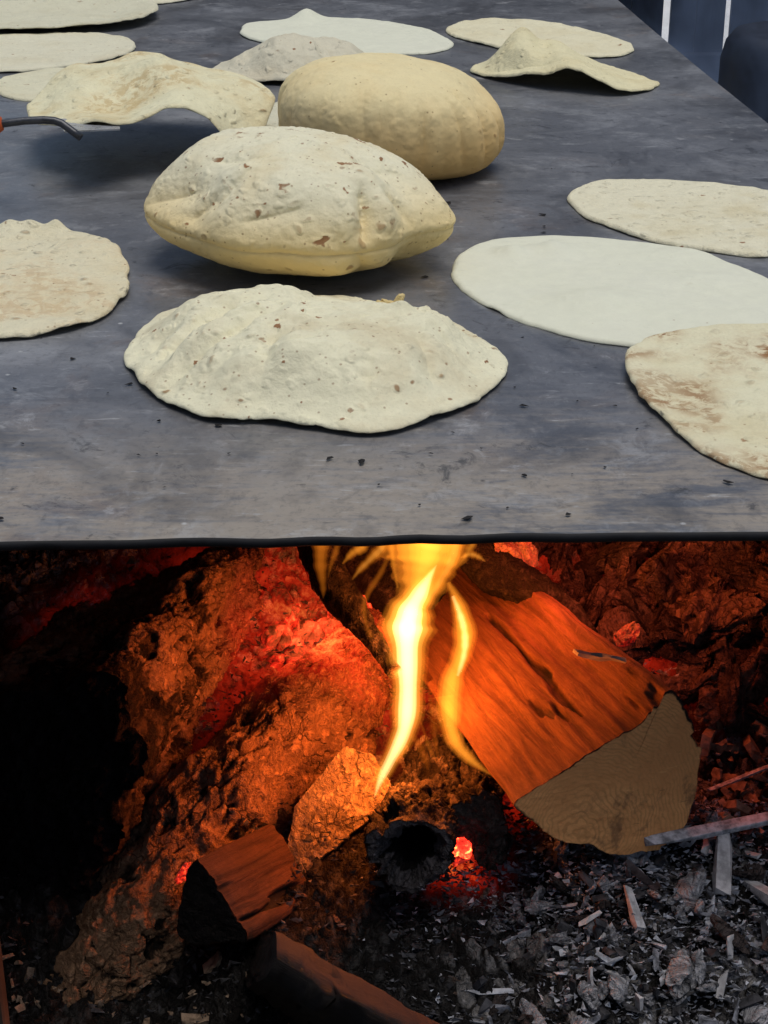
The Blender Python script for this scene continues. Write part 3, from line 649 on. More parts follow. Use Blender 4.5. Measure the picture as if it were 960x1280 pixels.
link('blade', bm_mesh('blade', bm), plain('bright_steel', (.42,.43,.45), .3, .5, .35, 90, .15, .03), sp)

# crisp curl on the front tortilla and burnt crumbs
rng = np.random.default_rng(3)
M_CRISP = mat_dough('dough_crisp', (.70,.55,.26), (.50,.33,.12), .8, .4, .6, seed=21.0)
def hull_bm(bm, pts):
    vs2 = [bm.verts.new(p) for p in pts]; r = bmesh.ops.convex_hull(bm, input=vs2)
    junk = [v for v in vs2 if not v.link_faces]
    bmesh.ops.delete(bm, geom=junk, context='VERTS')
bm = bmesh.new()
spots = [(135,493),(655,510),(602,562),(690,212),(680,285),(560,255)]+[(rng.uniform(0, 960), 230+430*rng.uniform(0, 1)**.8) for _ in range(70)]
for px, py in spots:
    p = on_z(px, py); sz = .0007+.0016*rng.uniform(0, 1)**3
    pts = rng.normal(size=(9, 3))*np.array([1.0, 1.0, .35])*sz
    hull_bm(bm, [(p[0]+q_[0], p[1]+q_[1], GZ+.001+abs(q_[2])) for q_ in pts])
tag(link('burnt_crumbs', bm_mesh('burnt_crumbs', bm), plain('burnt', (.015,.013,.012), .8)), 'black burnt crumbs scattered over the griddle', 'crumbs', kind='stuff')

# ------------------------------------------------------------------ the firebox
def heap(x, y):
    """height of the ash and ember bed"""
    x = np.asarray(x, float); y = np.asarray(y, float)
    z = .425+.40*np.clip(y-.93, -.02, .55)
    z = z+.09*sstep(.10, .30, x)*sstep(1.05, 1.35, y)+.05*sstep(-.05, -.25, x)*sstep(1.0, 1.2, y)
    z = z+.040*sstep(-.15, -.09, x)*sstep(.10, .05, x)*sstep(.85, .935, y)*sstep(1.12, 1.02, y)
    z = z+.065*sstep(.05, .14, x)*sstep(.84, .92, y)*sstep(1.10, 1.0, y)
    return z
def heap_hit(px, py, off=0.0):
    r = ray(px, py); d = np.linspace(.85, 1.9, 600); P = CAM+np.outer(d, r)
    below = P[:,2] < heap(P[:,0], P[:,1])+off
    i = np.argmax(below) if below.any() else 599
    return P[i]
xs_ = np.linspace(-.36, .335, 520); ys_ = np.linspace(.80, 1.62, 460)
XX, YY = np.meshgrid(xs_, ys_); Q = np.stack([XX.ravel(), YY.ravel(), 0*XX.ravel()], 1)
f1, f2, idn = worley(Q*85+2.0*np.stack([fbm(Q*20, 1, 2), fbm(Q*20, 2, 2), 0*XX.ravel()], 1), 5)
g1, g2, idg = worley(Q*190+fbm(Q*60, 4, 2)[:,None], 15)
Zz = heap(Q[:,0], Q[:,1])+.016*fbm(Q*14, 8, 4)+.007*(idn-.5)*sstep(.02, .25, f2-f1)+.003*(idg-.5)-.004*(1-sstep(.02, .2, f2-f1))+.004*fbm(Q*120, 12, 3)
char_shade = .25+.55*(1-sstep(.03, .22, f2-f1))+.5*(idn > .62)+.25*fbm(Q*9, 21, 3)
char_shade = char_shade+.75*sstep(.08, .0, Q[:,0])*sstep(1.14, 1.04, Q[:,1])  # left front of the bed darkened: shade put into the char value
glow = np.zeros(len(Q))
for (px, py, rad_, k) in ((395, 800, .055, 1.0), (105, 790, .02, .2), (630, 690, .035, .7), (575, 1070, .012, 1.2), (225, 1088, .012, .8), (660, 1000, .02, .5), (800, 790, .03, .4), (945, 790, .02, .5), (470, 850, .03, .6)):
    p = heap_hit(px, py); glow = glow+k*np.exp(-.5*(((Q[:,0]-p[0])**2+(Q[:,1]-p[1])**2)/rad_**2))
hb = link('ash_bed', mesh('ash_bed', np.stack([Q[:,0], Q[:,1], Zz], 1), grid_faces(460, 520, False), attrs={'char': char_shade, 'glow': np.clip(glow, 0, 1.3)}), mat_char('ash_bed', (.30,.28,.27), glow=.9))
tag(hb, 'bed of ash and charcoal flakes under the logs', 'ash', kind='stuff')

def burnt_disp(axis, cell=.012, stretch=2.2, depth=.004, rough=.004, seed=0, charlevel=.2):
    a = unit(np.array(axis, float))
    def fn(P, t):
        q = P-(1-1/stretch)*np.outer(P@a, a)
        q = q+.006*np.stack([fbm(P*40, seed+1, 2), fbm(P*40, seed+2, 2), fbm(P*40, seed+3, 2)], 1)
        f1, f2, i1 = worley(q/cell, seed+4); h1_, h2_, i2 = worley(q/(cell*.36), seed+9)
        gate = sstep(-.05, .3, fbm(q*26, seed+11, 3))
        crack = (1-sstep(.01, .10, f2-f1))*gate; crack2 = (1-sstep(.02, .16, h2_-h1_))*sstep(-.2, .3, fbm(q*50, seed+12, 2))
        n1 = fbm(q*42, seed+13, 5, .6)*6; fl = (np.floor(n1)+sstep(.55, .95, n1-np.floor(n1)))/6
        pit = sstep(.22, .42, fbm(q*75+3, seed+14, 3))
        d = rough*2*fbm(P*18, seed+6, 4)+depth*1.5*fl+(i1-.5)*depth*.5-depth*.9*crack+(i2-.5)*depth*.30-depth*.22*crack2-depth*.8*pit+.0016*fbm(q*210, seed+7, 3)
        ch = charlevel+.75*crack+.35*crack2+.6*pit+.30*fbm(P*13, seed+8, 4)+.25*(i1 > .85)
        return d, ch
    return fn
def split_disp(axis, seed=0, charlevel=.05, amp=1.0):
    a = unit(np.array(axis, float))
    def fn(P, t):
        al = P@a; q = P-.93*np.outer(al, a)
        d = amp*(.0030*fbm(q*45, seed, 4)+.0016*fbm(q*170, seed+3, 3)+.003*fbm(P*14, seed+5, 3))
        sp_ = sstep(.32, .42, fbm((P-.86*np.outer(al, a))*60, seed+7, 3))
        return d-.004*amp*sp_, charlevel+.5*sp_+.35*fbm(P*11, seed+9, 3)
    return fn
def add_glow(me, org):                       # where the wood itself is burning red
    n_ = len(me.vertices); co = np.empty(n_*3); me.vertices.foreach_get('co', co); P = co.reshape(-1, 3)+np.array(org); g_ = np.zeros(n_)
    for (px, py, d_, r_, k_) in ((405, 795, 1.20, .027, .9), (355, 822, 1.19, .022, .75), (450, 812, 1.18, .022, .55), (470, 855, 1.15, .014, .3), (300, 700, 1.30, .016, .22)):
        g_ += k_*np.exp(-.5*(((P-at(px, py, d_))**2).sum(1)/r_**2))
    a_ = me.attributes.new('glow', 'FLOAT', 'POINT'); a_.data.foreach_set('value', np.clip(g_, 0, 1.2).astype(np.float32))
def prism_log(outline, c_px, c_d, far_px, far_d, disp, mat, cap_mat, name='log', far_scale=.9, w_=.6, n_len=160, n_circ=260, cap_relief=.0015, cap_char=.1, hollow=None, edge_shade=.0, parent=None, cap_name='cut_end', hollow_mat=None):
    """a log with the outline of its near end as in the photograph, running back from there"""
    c0 = at(*c_px, c_d); f0 = at(*far_px, far_d); E = f0-c0
    nrm = unit(unit(E)*w_+FW*(1-w_))
    O = catmull(np.array([on_plane(px, py, c0, nrm) for px, py in outline]), n_circ); cc = O.mean(0)
    t = np.linspace(0, 1, n_len)
    sc = 1+(far_scale-1)*t
    P = (cc+(O-cc)[None]*sc[:,None,None]+E[None,None]*t[:,None,None])
    out_ = (O-cc)-np.outer((O-cc)@unit(E), unit(E)); out_ /= np.linalg.norm(out_, axis=1)[:,None]
    nr_ = np.cross(np.roll(O, -1, 0)-np.roll(O, 1, 0), unit(E)); nr_ /= np.linalg.norm(nr_, axis=1)[:,None]
    nr_ *= np.sign((nr_*out_).sum(1))[:,None]
    PF = P.reshape(-1, 3); d, ch = disp(PF, np.repeat(t, n_circ)); d = d*(.6+.4*sstep(0, .08, np.repeat(t, n_circ)))
    P = (PF+np.tile(nr_, (n_len, 1))*d[:,None])
    ch = ch+edge_shade*np.exp(-np.repeat(t, n_circ)/.16)  # sides darken towards the near end, shade put into the char value
    L = np.linalg.norm(E); s_ = np.r_[0, np.cumsum(np.linalg.norm(np.diff(O, axis=0), axis=1))]
    luv = np.stack([np.repeat(t, n_circ)*L, np.tile(s_, n_len), np.zeros(len(P))], 1)
    org = cc
    f = grid_faces(n_len, n_circ); f.append(tuple(range((n_len-1)*n_circ, n_len*n_circ)))
    me = mesh(name, P-org, f, attrs={'char': ch, 'luv': luv})
    bm = bmesh.new(); bm.from_mesh(me); bmesh.ops.recalc_face_normals(bm, faces=bm.faces); bm.to_mesh(me); bm.free()
    me.polygons.foreach_set('use_smooth', [True]*len(me.polygons))
    add_glow(me, org)
    lg = link(name, me, mat, parent, tuple(org) if parent is None else tuple(org-np.array(parent.location)))
    rim_ = P[:n_circ]; n_r = 44
    rs = np.linspace(1, 0 if hollow is None else hollow, n_r)
    RS = np.repeat(rs[:,None], n_circ, 1)
    if hollow is not None:
        an = np.linspace(0, 2*math.pi, n_circ, endpoint=False); hw_ = hollow*(1+.38*fbm(np.stack([np.cos(an)*1.6, np.sin(an)*1.6, 0*an+4.4], 1), 71, 4))
        RS = 1-(1-RS)*((1-hw_)/(1-hollow))[None]
    CP = (cc+(rim_-cc)[None]*RS[:,:,None]).reshape(-1, 3); rr = np.repeat(rs, n_circ)
    rel = cap_relief*(fbm(CP*70, 5, 4)+.6*fbm(CP*260, 6, 2))*sstep(1.0, .94, rr)-.002*sstep(.93, 1.0, rr)*0
    if hollow is not None: rel = rel-.012*sstep(hollow+.25, hollow, rr)+.003*fbm(CP*40, 55, 3)*sstep(1., .9, rr)
    CP = CP-np.outer(rel, nrm)*np.sign(nrm@FW)*-1*-1
    attrs = {'char': cap_char+.5*fbm(CP*16, 15, 3)+.8*sstep(.94, 1.0, rr+.02*fbm(CP*120, 17, 2))*0.9, 'luv': np.stack([rr*0, rr*0, np.linalg.norm(CP-cc-np.array([-.035, .01, -.03]), axis=1)], 1)}
    cf = grid_faces(n_r, n_circ)
    if hollow is not None:               # bore into the wood
        n0 = (n_r-1)*n_circ; ring = CP[n0:]; V2 = [CP]
        dep = .08; ks = np.linspace(.1, 1, 10)
        for k in ks: V2.append(cc+(ring-cc)*(1-.35*k)+unit(E)*dep*k)
        CP = np.vstack(V2); m = len(CP)
        cf += grid_faces(len(ks)+1, n_circ, True, n0); cf.append(tuple(range(m-n_circ, m)))
        ex = len(CP)-len(attrs['char']); attrs['char'] = np.r_[attrs['char'], np.full(ex, 1.2)]; attrs['luv'] = np.vstack([attrs['luv'], np.zeros((ex, 3))])
    me = mesh(cap_name, CP-org, cf, attrs=attrs)
    bm = bmesh.new(); bm.from_mesh(me); bmesh.ops.recalc_face_normals(bm, faces=bm.faces)
    bm.faces.ensure_lookup_table()
    if sum(((f_.normal.dot(Vector(-FW))) for f_ in list(bm.faces)[:3000])) < 0: bmesh.ops.reverse_faces(bm, faces=bm.faces)
    bm.to_mesh(me); bm.free(); me.polygons.foreach_set('use_smooth', [True]*len(me.polygons))
    link(cap_name, me, cap_mat, lg)
    return lg
M_ASHLOG = mat_char('ash_covered_wood', (.37,.215,.125), glow=1.5)
M_ASHLOG2 = mat_char('ash_covered_wood_pale', (.44,.33,.22))
M_CHAR = mat_char('charred_wood', (.10,.08,.07))
M_SPLIT = mat_wood('split_wood', (.155,.068,.034), (.060,.026,.014))
M_SPLITPALE = mat_wood('split_wood_pale', (.56,.42,.26), (.42,.29,.16))
M_SPLITDARK = mat_wood('split_wood_dark', (.08,.037,.024), (.035,.018,.013))  # wood colour darkened to stand for shade at the lower left
M_END = mat_endgrain('sawn_end', (.84,.40,.15), (.66,.29,.105))
M_ENDCHAR_SHADE = mat_char('shaded_char_end', (.035,.024,.018), (.010,.008,.008))  # near black log ends: shade put into the colour on top of char
M_HOLLOW = mat_char('hollow_charcoal', (.13,.115,.12))

def axis_of(c_px, c_d, far_px, far_d): return at(*far_px, far_d)-at(*c_px, c_d)
LG = 'burning logs in the firebox'
FBK = 1.03
# right: split log with a sawn end
a = ((765, 975), 1.13, (548, 745), 1.40)
lg = prism_log([(836,866),(862,896),(876,935),(872,985),(858,1030),(838,1057),(800,1066),(765,1070),(738,1056),(702,1052),(668,1030),(640,1004),(690,972),(742,938),(775,920),(800,905)],
    *a, split_disp(axis_of(*a), 10, .17, 1.25), M_SPLIT, M_END, 'split_log', .80, .85, 220, 320, .0009, .0)
tag(lg, 'thick split log with a clean sawn end lying right of the flame', 'log', LG)
FBK = 1.16
# left: big burnt log whose dark end faces us
a = ((62, 1010), 1.06, (330, 715), 1.36)
lg = prism_log([(-70,885),(0,868),(60,862),(118,838),(160,858),(166,900),(186,935),(170,985),(150,1010),(152,1060),(118,1100),(112,1150),(50,1185),(-40,1190),(-110,1120),(-120,980)],
    *a, burnt_disp(axis_of(*a), .013, 1.9, .005, .004, 100, .02), M_ASHLOG, M_ENDCHAR_SHADE, 'burnt_log', .80, .55, 240, 360, .012, .9, edge_shade=1.0)
tag(lg, 'big ash crusted log whose black end faces out at the left', 'log', LG)
# lower left-centre: ash covered log running down from the flame
# pale cracked billet next to the flame foot
a = ((428, 1010), 1.072, (408, 1060), 1.15)
lg = prism_log(poly([(358,1058),(368,1008),(396,972),(430,932),(468,944),(494,990),(458,1026),(404,1072),(376,1097)]),
    *a, burnt_disp(axis_of(*a), .009, 1.3, .0012, .0012, 300, -.12), M_ASHLOG2, M_ASHLOG2, 'pale_billet', .9, .55, 40, 200, .002, -.1)
tag(lg, 'short pale cracked slab of wood lit beside the foot of the flame', 'log', LG)
# wedge with a black triangular end
a = ((262, 1130), 1.0, (352, 1080), 1.06)
lg = prism_log([(224,1168),(230,1125),(243,1078),(252,1080),(280,1125),(306,1172),(265,1180)],
    *a, split_disp(axis_of(*a), 20, .36, 1.6), M_SPLITDARK, M_ENDCHAR_SHADE, 'wood_wedge', .95, .5, 90, 160, .002, 1.0)  # char level raised to stand for shade on the wedge
tag(lg, 'split wood wedge with a black triangular end, lower left', 'log', LG)
# dark log along the bottom
a = ((372, 1250), .945, (640, 1420), .90)
a = ((318, 1192), 1.0, (560, 1345), .90)
lg = prism_log([(290,1190),(308,1172),(332,1163),(345,1176),(342,1205),(325,1225),(300,1222)],
    *a, split_disp(axis_of(*a), 30, .85, 1.4), M_SPLITDARK, M_ENDCHAR_SHADE, 'dark_branch', 1.1, .6, 140, 140, .002, 1.0)  # high char level puts shade into the branch colour
tag(lg, 'dark unburnt branch slanting out of the bottom edge', 'branch', LG)
# hollow charcoal stump end, centre
a = ((508, 1072), 1.0, (535, 960), 1.11)
lg = prism_log([(461,1056),(466,1040),(488,1030),(518,1028),(545,1034),(562,1046),(563,1080),(552,1100),(528,1120),(500,1112),(475,1094),(463,1075)],
    *a, burnt_disp(axis_of(*a), .013, 2.0, .007, .006, 400, .45), M_CHAR, M_HOLLOW, 'hollow_log', .86, .6, 120, 200, .003, -.1, hollow=.62)
tag(lg, 'small charred log with a hollow black end in the centre', 'log', LG)
a = ((604, 1040), 1.03, (572, 955), 1.13)
lg = prism_log([(566,1040),(572,1008),(600,992),(628,1002),(642,1035),(640,1066),(618,1086),(592,1072),(572,1062)],
    *a, burnt_disp(axis_of(*a), .013, 2.0, .007, .007, 500, .4), M_CHAR, M_CHAR, 'charred_lump', .75, .6, 100, 160, .003, .5)
tag(lg, 'dark charred lump right of the hollow log end', 'log', LG)
# thin charred branches behind the flame
def branch(pts, rad, label, seed, mat=None, disp=None, n_l=90, n_c=28):
    pts = np.array([at(*p) for p in pts])
    s_ = np.linspace(0, len(pts)-1, n_l); cl = np.stack([np.interp(s_, range(len(pts)), pts[:,k]) for k in range(3)], 1)
    cl = cl+.003*np.stack([fbm(cl*25, seed+k, 2) for k in range(3)], 1)
    V = []; T = np.gradient(cl, axis=0)
    for i in range(n_l):
        t_ = unit(T[i]); u = unit(np.cross(t_, UP)); v = np.cross(t_, u)
        r_ = np.interp(s_[i], range(len(rad)), rad)*FBK
        V += [cl[i]+r_*(math.cos(q)*u+math.sin(q)*v) for q in np.linspace(0, 2*math.pi, n_c, endpoint=False)]
    V = np.array(V); d, ch = (disp(pts[-1]-pts[0]) if disp else burnt_disp(pts[-1]-pts[0], .008, 2.5, .0018, .002, seed, .6))(V, None)
    N = V-np.repeat(cl, n_c, 0); N /= np.linalg.norm(N, axis=1)[:,None]
    V = V+N*d[:,None]; f = grid_faces(n_l, n_c); f += [tuple(range(n_c))[::-1], tuple(range((n_l-1)*n_c, n_l*n_c))]
    me = mesh('charred_branch', V-cl[0], f, attrs={'char': ch}); add_glow(me, cl[0])
    o = link('charred_branch', me, mat or M_CHAR, loc=tuple(cl[0]))
    tag(o, label, 'branch', 'charred branches behind the flame'); return o
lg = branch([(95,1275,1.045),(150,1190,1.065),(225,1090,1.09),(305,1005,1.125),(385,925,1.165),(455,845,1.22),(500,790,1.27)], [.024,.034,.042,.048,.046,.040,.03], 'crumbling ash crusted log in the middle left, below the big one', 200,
    M_ASHLOG, lambda ax: (lambda P, t, f_=burnt_disp(ax, .013, 1.9, .005, .006, 200, .02): (lambda r_: (r_[0], r_[1]+1.1*sstep(.89, .84, P[:,1]+.03*fbm(P*30, 5, 3))))(f_(P, t))), 260, 260)  # lower end blackened by position, shade put into the char value
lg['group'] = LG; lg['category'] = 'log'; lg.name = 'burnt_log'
FBK = 1.07
branch([(560,650,1.30),(620,712,1.27),(690,750,1.25),(740,802,1.22)], [.016,.017,.012,.005], 'charred branch lying along the top of the split log', 611)
branch([(375,640,1.30),(410,720,1.24),(450,775,1.20),(492,840,1.16)], [.013,.013,.011,.005], 'charred branch left of the flame, leaning down to the right', 622)
branch([(455,660,1.36),(520,760,1.34),(585,850,1.30)], [.03,.035,.03], 'thick black branch directly behind the tall flame', 633)

# loose charcoal, chips and embers
FBK = 1.0
def chip_mesh(name, dims, n, rg, mat):
    L, W, T = dims
    if T/W > .55 or n >= 18:
        bm = bmesh.new(); pts = rg.uniform(-1, 1, (n, 3)); pts = np.sign(pts)*np.abs(pts)**.55*np.array(dims)/2
        hull_bm(bm, pts); me = bm_mesh(name, bm); me.materials.append(mat); return me
    k = 5; V = []; curl = rg.normal()*.35; tw = rg.normal()*.5; tp = rg.uniform(.0, .45, 2)
    for i in range(k):
        u = i/(k-1)*2-1; wd = W*(1-(abs(u)**2)*(tp[0] if u < 0 else tp[1]))*rg.uniform(.6, 1.15); t_ = T*rg.uniform(.6, 1.2); a_ = tw*u
        cx = L/2*u+rg.normal()*L*.03; cyy = rg.normal()*W*.15; cz = curl*L*.25*(1-u*u)
        for sx, sz in ((-1, -1), (1, -1), (1, 1), (-1, 1)):
            y_ = sx*wd/2*rg.uniform(.7, 1.2); z_ = sz*t_/2
            V.append((cx+rg.normal()*L*.035, cyy+y_*math.cos(a_)-z_*math.sin(a_), cz+y_*math.sin(a_)+z_*math.cos(a_)))
    f = grid_faces(k, 4)+[(3,2,1,0), (4*k-4,4*k-3,4*k-2,4*k-1)]
    me = mesh(name, V, f, smooth=False); bm = bmesh.new(); bm.from_mesh(me); bmesh.ops.recalc_face_normals(bm, faces=bm.faces); bm.to_mesh(me); bm.free()
    me.materials.append(mat); return me
M_CHIP_GREY = plain('grey_ash_chip', (.40,.40,.43), .9, .1, nscale=160, var=.55, bump=.7, dist=.002)
M_CHIP_GREY2 = plain('grey_char_chip', (.19,.19,.21), .9, .1, nscale=160, var=.7, bump=.8, dist=.002)
M_CHIP_DARK = plain('charcoal_chip', (.05,.048,.052), .85, .2, nscale=140, var=.7, bump=.7, dist=.002)
M_CHIP_BROWN = plain('ashy_brown_chip', (.24,.17,.12), .9, .1, nscale=120, var=.5, bump=.8, dist=.003)
M_CHIP_PALE = plain('pale_wood_chip', (.44,.42,.42), .9, .1, nscale=120, var=.35, bump=.6, dist=.002)
M_EMB = mat_ember('ember', 1.5, .36); M_EMB2 = mat_ember('ember_dull', .6, .38); M_EMB3 = mat_ember('ember_hot', 9.0, .35)
rg = np.random.default_rng(11)
dims = [(.014,.006,.0035),(.009,.006,.004),(.020,.005,.003),(.008,.006,.004),(.026,.007,.004),(.011,.003,.002)]
V_GREY = [chip_mesh('ash_chip', d, 13, rg, m) for d in dims for m in (M_CHIP_GREY, M_CHIP_GREY2, M_CHIP_DARK, M_CHIP_DARK)]
dimsC = [(.055,.032,.018),(.075,.028,.014),(.045,.034,.022),(.095,.034,.016),(.06,.024,.02)]
def lump_mesh(name, dims, seed, mat, sub=4, glow_=None):
    bm = bmesh.new(); bmesh.ops.create_icosphere(bm, subdivisions=sub, radius=1.0)
    P = np.array([v.co[:] for v in bm.verts]); P = np.sign(P)*np.abs(P)**.7
    D = np.array(dims)/2; Q = P*D; q = Q*np.array([.35, 1, 1])+seed*1.7
    f1, f2, i1 = worley(q*75, seed)
    k_ = 1+.55*fbm(P*1.1+seed, seed, 3)+.30*(i1-.5)+.22*np.floor(fbm(q*90, seed+3, 3)*5)/5-.18*(1-sstep(0, .12, f2-f1))
    Q = Q*k_[:,None]; ch = .1+.6*(1-sstep(0, .15, f2-f1))+.4*fbm(q*40, seed+5, 3)
    for v, p_ in zip(bm.verts, Q): v.co = p_
    me = bm_mesh(name, bm); a = me.attributes.new('char', 'FLOAT', 'POINT'); a.data.foreach_set('value', ch.astype(np.float32))
    me.materials.append(mat); return me
M_ASHGREY = mat_char('grey_ash_lump', (.42,.41,.43), (.03,.03,.032))
M_COAL = mat_char('charcoal_lump', (.19,.13,.105), (.012,.010,.010)); M_COAL2 = mat_char('charcoal_lump_dark', (.09,.07,.065), (.010,.009,.009))
cl_ = on_z(488, 384, GZ+.016)
for k, (dx, dz, dm) in enumerate(((0, .004, (.016,.010,.007)), (.006, .007, (.006,.006,.010)), (-.007, .003, (.010,.008,.006)))):
    o = link('crisp_edge', lump_mesh('crisp_edge', dm, 960+k, M_CRISP, 3), None, T1); o.location = Vector((cl_[0]+dx, cl_[1], cl_[2]-.002+dz))-T1.location; o.rotation_euler = (.4*k, .3, .9*k)
V_COAL = [lump_mesh('charcoal_chunk', d, 700+7*k+i, m) for i, d in enumerate(dimsC) for k, m in enumerate((M_COAL, M_COAL2, M_COAL))]
V_GREY += [lump_mesh('ash_chip', d, 900+k, m_, 3) for k, d in enumerate(((.011,.007,.005),(.015,.008,.006),(.008,.007,.005),(.020,.007,.005),(.019,.011,.007))) for m_ in (M_ASHGREY, M_COAL2, M_ASHGREY)]
V_BROWN = [chip_mesh('ash_flake', d, 14, rg, M_CHIP_BROWN) for d in dims+[(.026,.016,.006),(.02,.016,.007)]]
V_DARKB = [lump_mesh('ash_flake', (d[0]*.8, d[1]*1.1, d[2]*1.6), 940+k, m, 3) for k, d in enumerate(dims) for m in (M_COAL2, M_COAL)]
V_GREY += [chip_mesh('ash_chip', d, 13, rg, M_CHIP_PALE) for d in ((.026,.006,.004),(.018,.005,.003),(.022,.008,.004))]
LOOKS = (('grey_ash_chip', 'light grey '), ('grey_char', 'mid grey '), ('charcoal_lump_dark', 'black crusted '), ('charcoal', 'dark brown '), ('ashy', 'brown '), ('pale', 'pale slender '), ('grey_ash_lump', 'crumbly grey '))
def scatter(meshes, name, n, poly, label, cat, group, lift=.002, smin=.7, smax=1.3, tilt=.5, spread=None):
    poly = np.array(poly, float); lo, hi = poly.min(0), poly.max(0); k = 0; obs = []
    while k < n:
        px, py = rg.uniform(lo[0], hi[0]), rg.uniform(lo[1], hi[1])
        ins = False; j = len(poly)-1
        for i in range(len(poly)):
            if (poly[i][1] > py) != (poly[j][1] > py) and px < (poly[j][0]-poly[i][0])*(py-poly[i][1])/(poly[j][1]-poly[i][1])+poly[i][0]: ins = not ins
            j = i
        if not ins: continue
        p = heap_hit(px, py); s_ = smin+(smax-smin)*rg.uniform(0, 1)**1.8
        o = link(name, meshes[int(rg.integers(len(meshes)))], loc=(p[0], p[1], p[2]+lift*s_))
        o.rotation_euler = (rg.normal()*tilt+.15, rg.normal()*tilt, rg.uniform(0, 6.28)); o.scale = (s_, s_, s_)
        mn = o.data.materials[0].name; look = next((v_ for q_, v_ in LOOKS if mn.startswith(q_)), ''); big_ = 'broad ' if s_ > smin+.55*(smax-smin) else 'small '
        tag(o, big_+look+label, cat, group); obs.append(o); k += 1
    return obs
scatter(V_GREY, 'ash_chip', 290, [(690,1060),(860,1030),(990,1020),(990,1300),(560,1300),(640,1150)], 'chip of burnt wood in the ash at lower right', 'chip', 'grey chips in the ash', .004, .45, 1.6, .7)
scatter(V_COAL, 'charcoal_chunk', 110, [(640,670),(1000,670),(1000,900),(870,900),(760,820),(690,760)], 'charcoal chunk heaped behind the split log', 'charcoal', 'charcoal chunks behind the split log', .010, .55, 1.35, .9)
scatter(V_BROWN, 'ash_flake', 90, [(840,850),(990,830),(990,1040),(880,1050),(885,930)], 'flake in the heap right of the sawn end', 'flake', 'brown flakes right of the sawn end', .004, .6, 1.2, .8)
scatter(V_DARKB, 'ash_flake', 45, [(360,1110),(470,1060),(480,1130),(640,1110),(640,1300),(520,1290),(380,1180)], 'flake in the ash below the hollow log', 'flake', 'brown flakes below the hollow log', .002, .4, .9, .5)
scatter(V_BROWN, 'ash_flake', 60, [(0,1190),(250,1190),(380,1250),(420,1300),(0,1300)], 'flake in the shaded ash at lower left', 'flake', 'flakes at lower left', .002, .4, .9, .5)
bm = bmesh.new()
nk = 24000; x_ = np.r_[rg.uniform(-.33, .33, nk//2), rg.uniform(.0, .33, nk//2)]; y_ = np.r_[rg.uniform(.84, 1.5, nk//2), rg.uniform(.82, 1.06, nk//2)]
sz = .0009+.0017*rg.uniform(0, 1, nk)**3; z_ = heap(x_, y_)+.005*rg.uniform(-.5, 1.3, nk)
A = rg.normal(size=(nk, 4, 3))*np.stack([sz*1.2, sz*.8, sz*.7], 1)[:,None,:]+np.stack([x_, y_, z_], 1)[:,None,:]
V = A.reshape(-1, 3); Fc = [(4*k+a_, 4*k+b_, 4*k+c_) for k in range(nk) for a_, b_, c_ in ((0,1,2), (0,3,1), (1,3,2), (2,3,0))]; mi = np.repeat(np.where(x_+.05*rg.normal(size=nk) < .06, 2, rg.integers(0, 4, nk)), 4).tolist()
me = mesh('ash_crumbs', V, Fc, smooth=False)
for m_ in (M_CHIP_GREY2, M_CHIP_GREY, M_CHIP_DARK, M_CHIP_GREY2): me.materials.append(m_)
me.polygons.foreach_set('material_index', mi)
tag(link('ash_crumbs', me), 'fine crumbs of ash and char over the fire bed', 'ash', kind='stuff')
def put(meshv, name, px, py, label, cat, scale=(1,1,1), rot=(0,0,0), lift=.01, group=None):
    p = heap_hit(px, py); o = link(name, meshv, loc=(p[0], p[1], p[2]+lift)); o.scale = scale; o.rotation_euler = tuple(R(a_) for a_ in rot)
    return tag(o, label, cat, group)
pale = chip_mesh('wood_chip', (.052,.013,.009), 16, rg, M_CHIP_PALE)
put(pale, 'wood_chip', 903, 1095, 'largest pale grey wood chip standing upright in the ash', 'chip', rot=(10, -35, 78), lift=.012)
put(pale, 'wood_chip', 955, 1130, 'pale wood chip cut by the right edge of the photo', 'chip', (.9,.9,.9), (0, 10, 115), .01)
put(pale, 'wood_chip', 792, 1150, 'pale upright chip below the sawn end', 'chip', (.62,.62,.62), (10, -40, 105), .01)
FBK = 1.03; o = link('wood_flake', chip_mesh('wood_flake', (.032,.009,.003), 14, rg, plain('grey_flake', (.30,.28,.26), .9)), loc=tuple(at(752, 822, 1.165))); o.rotation_euler = (R(-55), R(8), R(-8)); tag(o, 'thin grey flake lying on the top of the split log', 'flake'); FBK = 1.0
long_ = chip_mesh('long_splinter', (.13,.011,.007), 22, rg, M_CHIP_GREY)
put(long_, 'long_splinter', 915, 1062, 'long grey splinter lying under the sawn end', 'splinter', rot=(0, -4, 14), lift=.02)
put(long_, 'long_splinter', 930, 998, 'thin pale splinter right of the sawn end', 'splinter', (.5,.35,.4), (0, -10, 22), .02)
# glowing embers
EV = [lump_mesh('glowing_ember', d, 800+int(d[0]*1e4), m) for d in ((.03,.024,.018),(.04,.028,.02),(.022,.02,.014)) for m in (M_EMB, M_EMB2)]
FBK = 1.16
def ember(px, py, dpt, k, sc_, label, group='glowing embers'):
    o = link('glowing_ember', EV[k % len(EV)], loc=tuple(at(px, py, dpt))); o.scale = (sc_,)*3; o.rotation_euler = tuple(rg.uniform(0, 6, 3)); return tag(o, label, 'ember', group)
for i, (px, py) in enumerate([(352,812),(372,800),(395,780),(415,770),(330,835),(395,812),(430,800),(448,822),(418,835),(382,836),(360,845),(440,778),(470,830)]):
    ember(px, py, 1.235-.0004*(py-780), (0, 2, 1, 4, 2)[i % 5], 1.35, 'bright red ember in the hollow left of the flame', 'red embers left of the flame')
FBK = 1.0
for i, (px, py) in enumerate([(612,690),(632,684),(655,690),(640,702)]): ember(px, py, 1.36, 1, .8, 'red ember under the plate, right of the flame', 'red embers under the plate')
FBK = 1.16
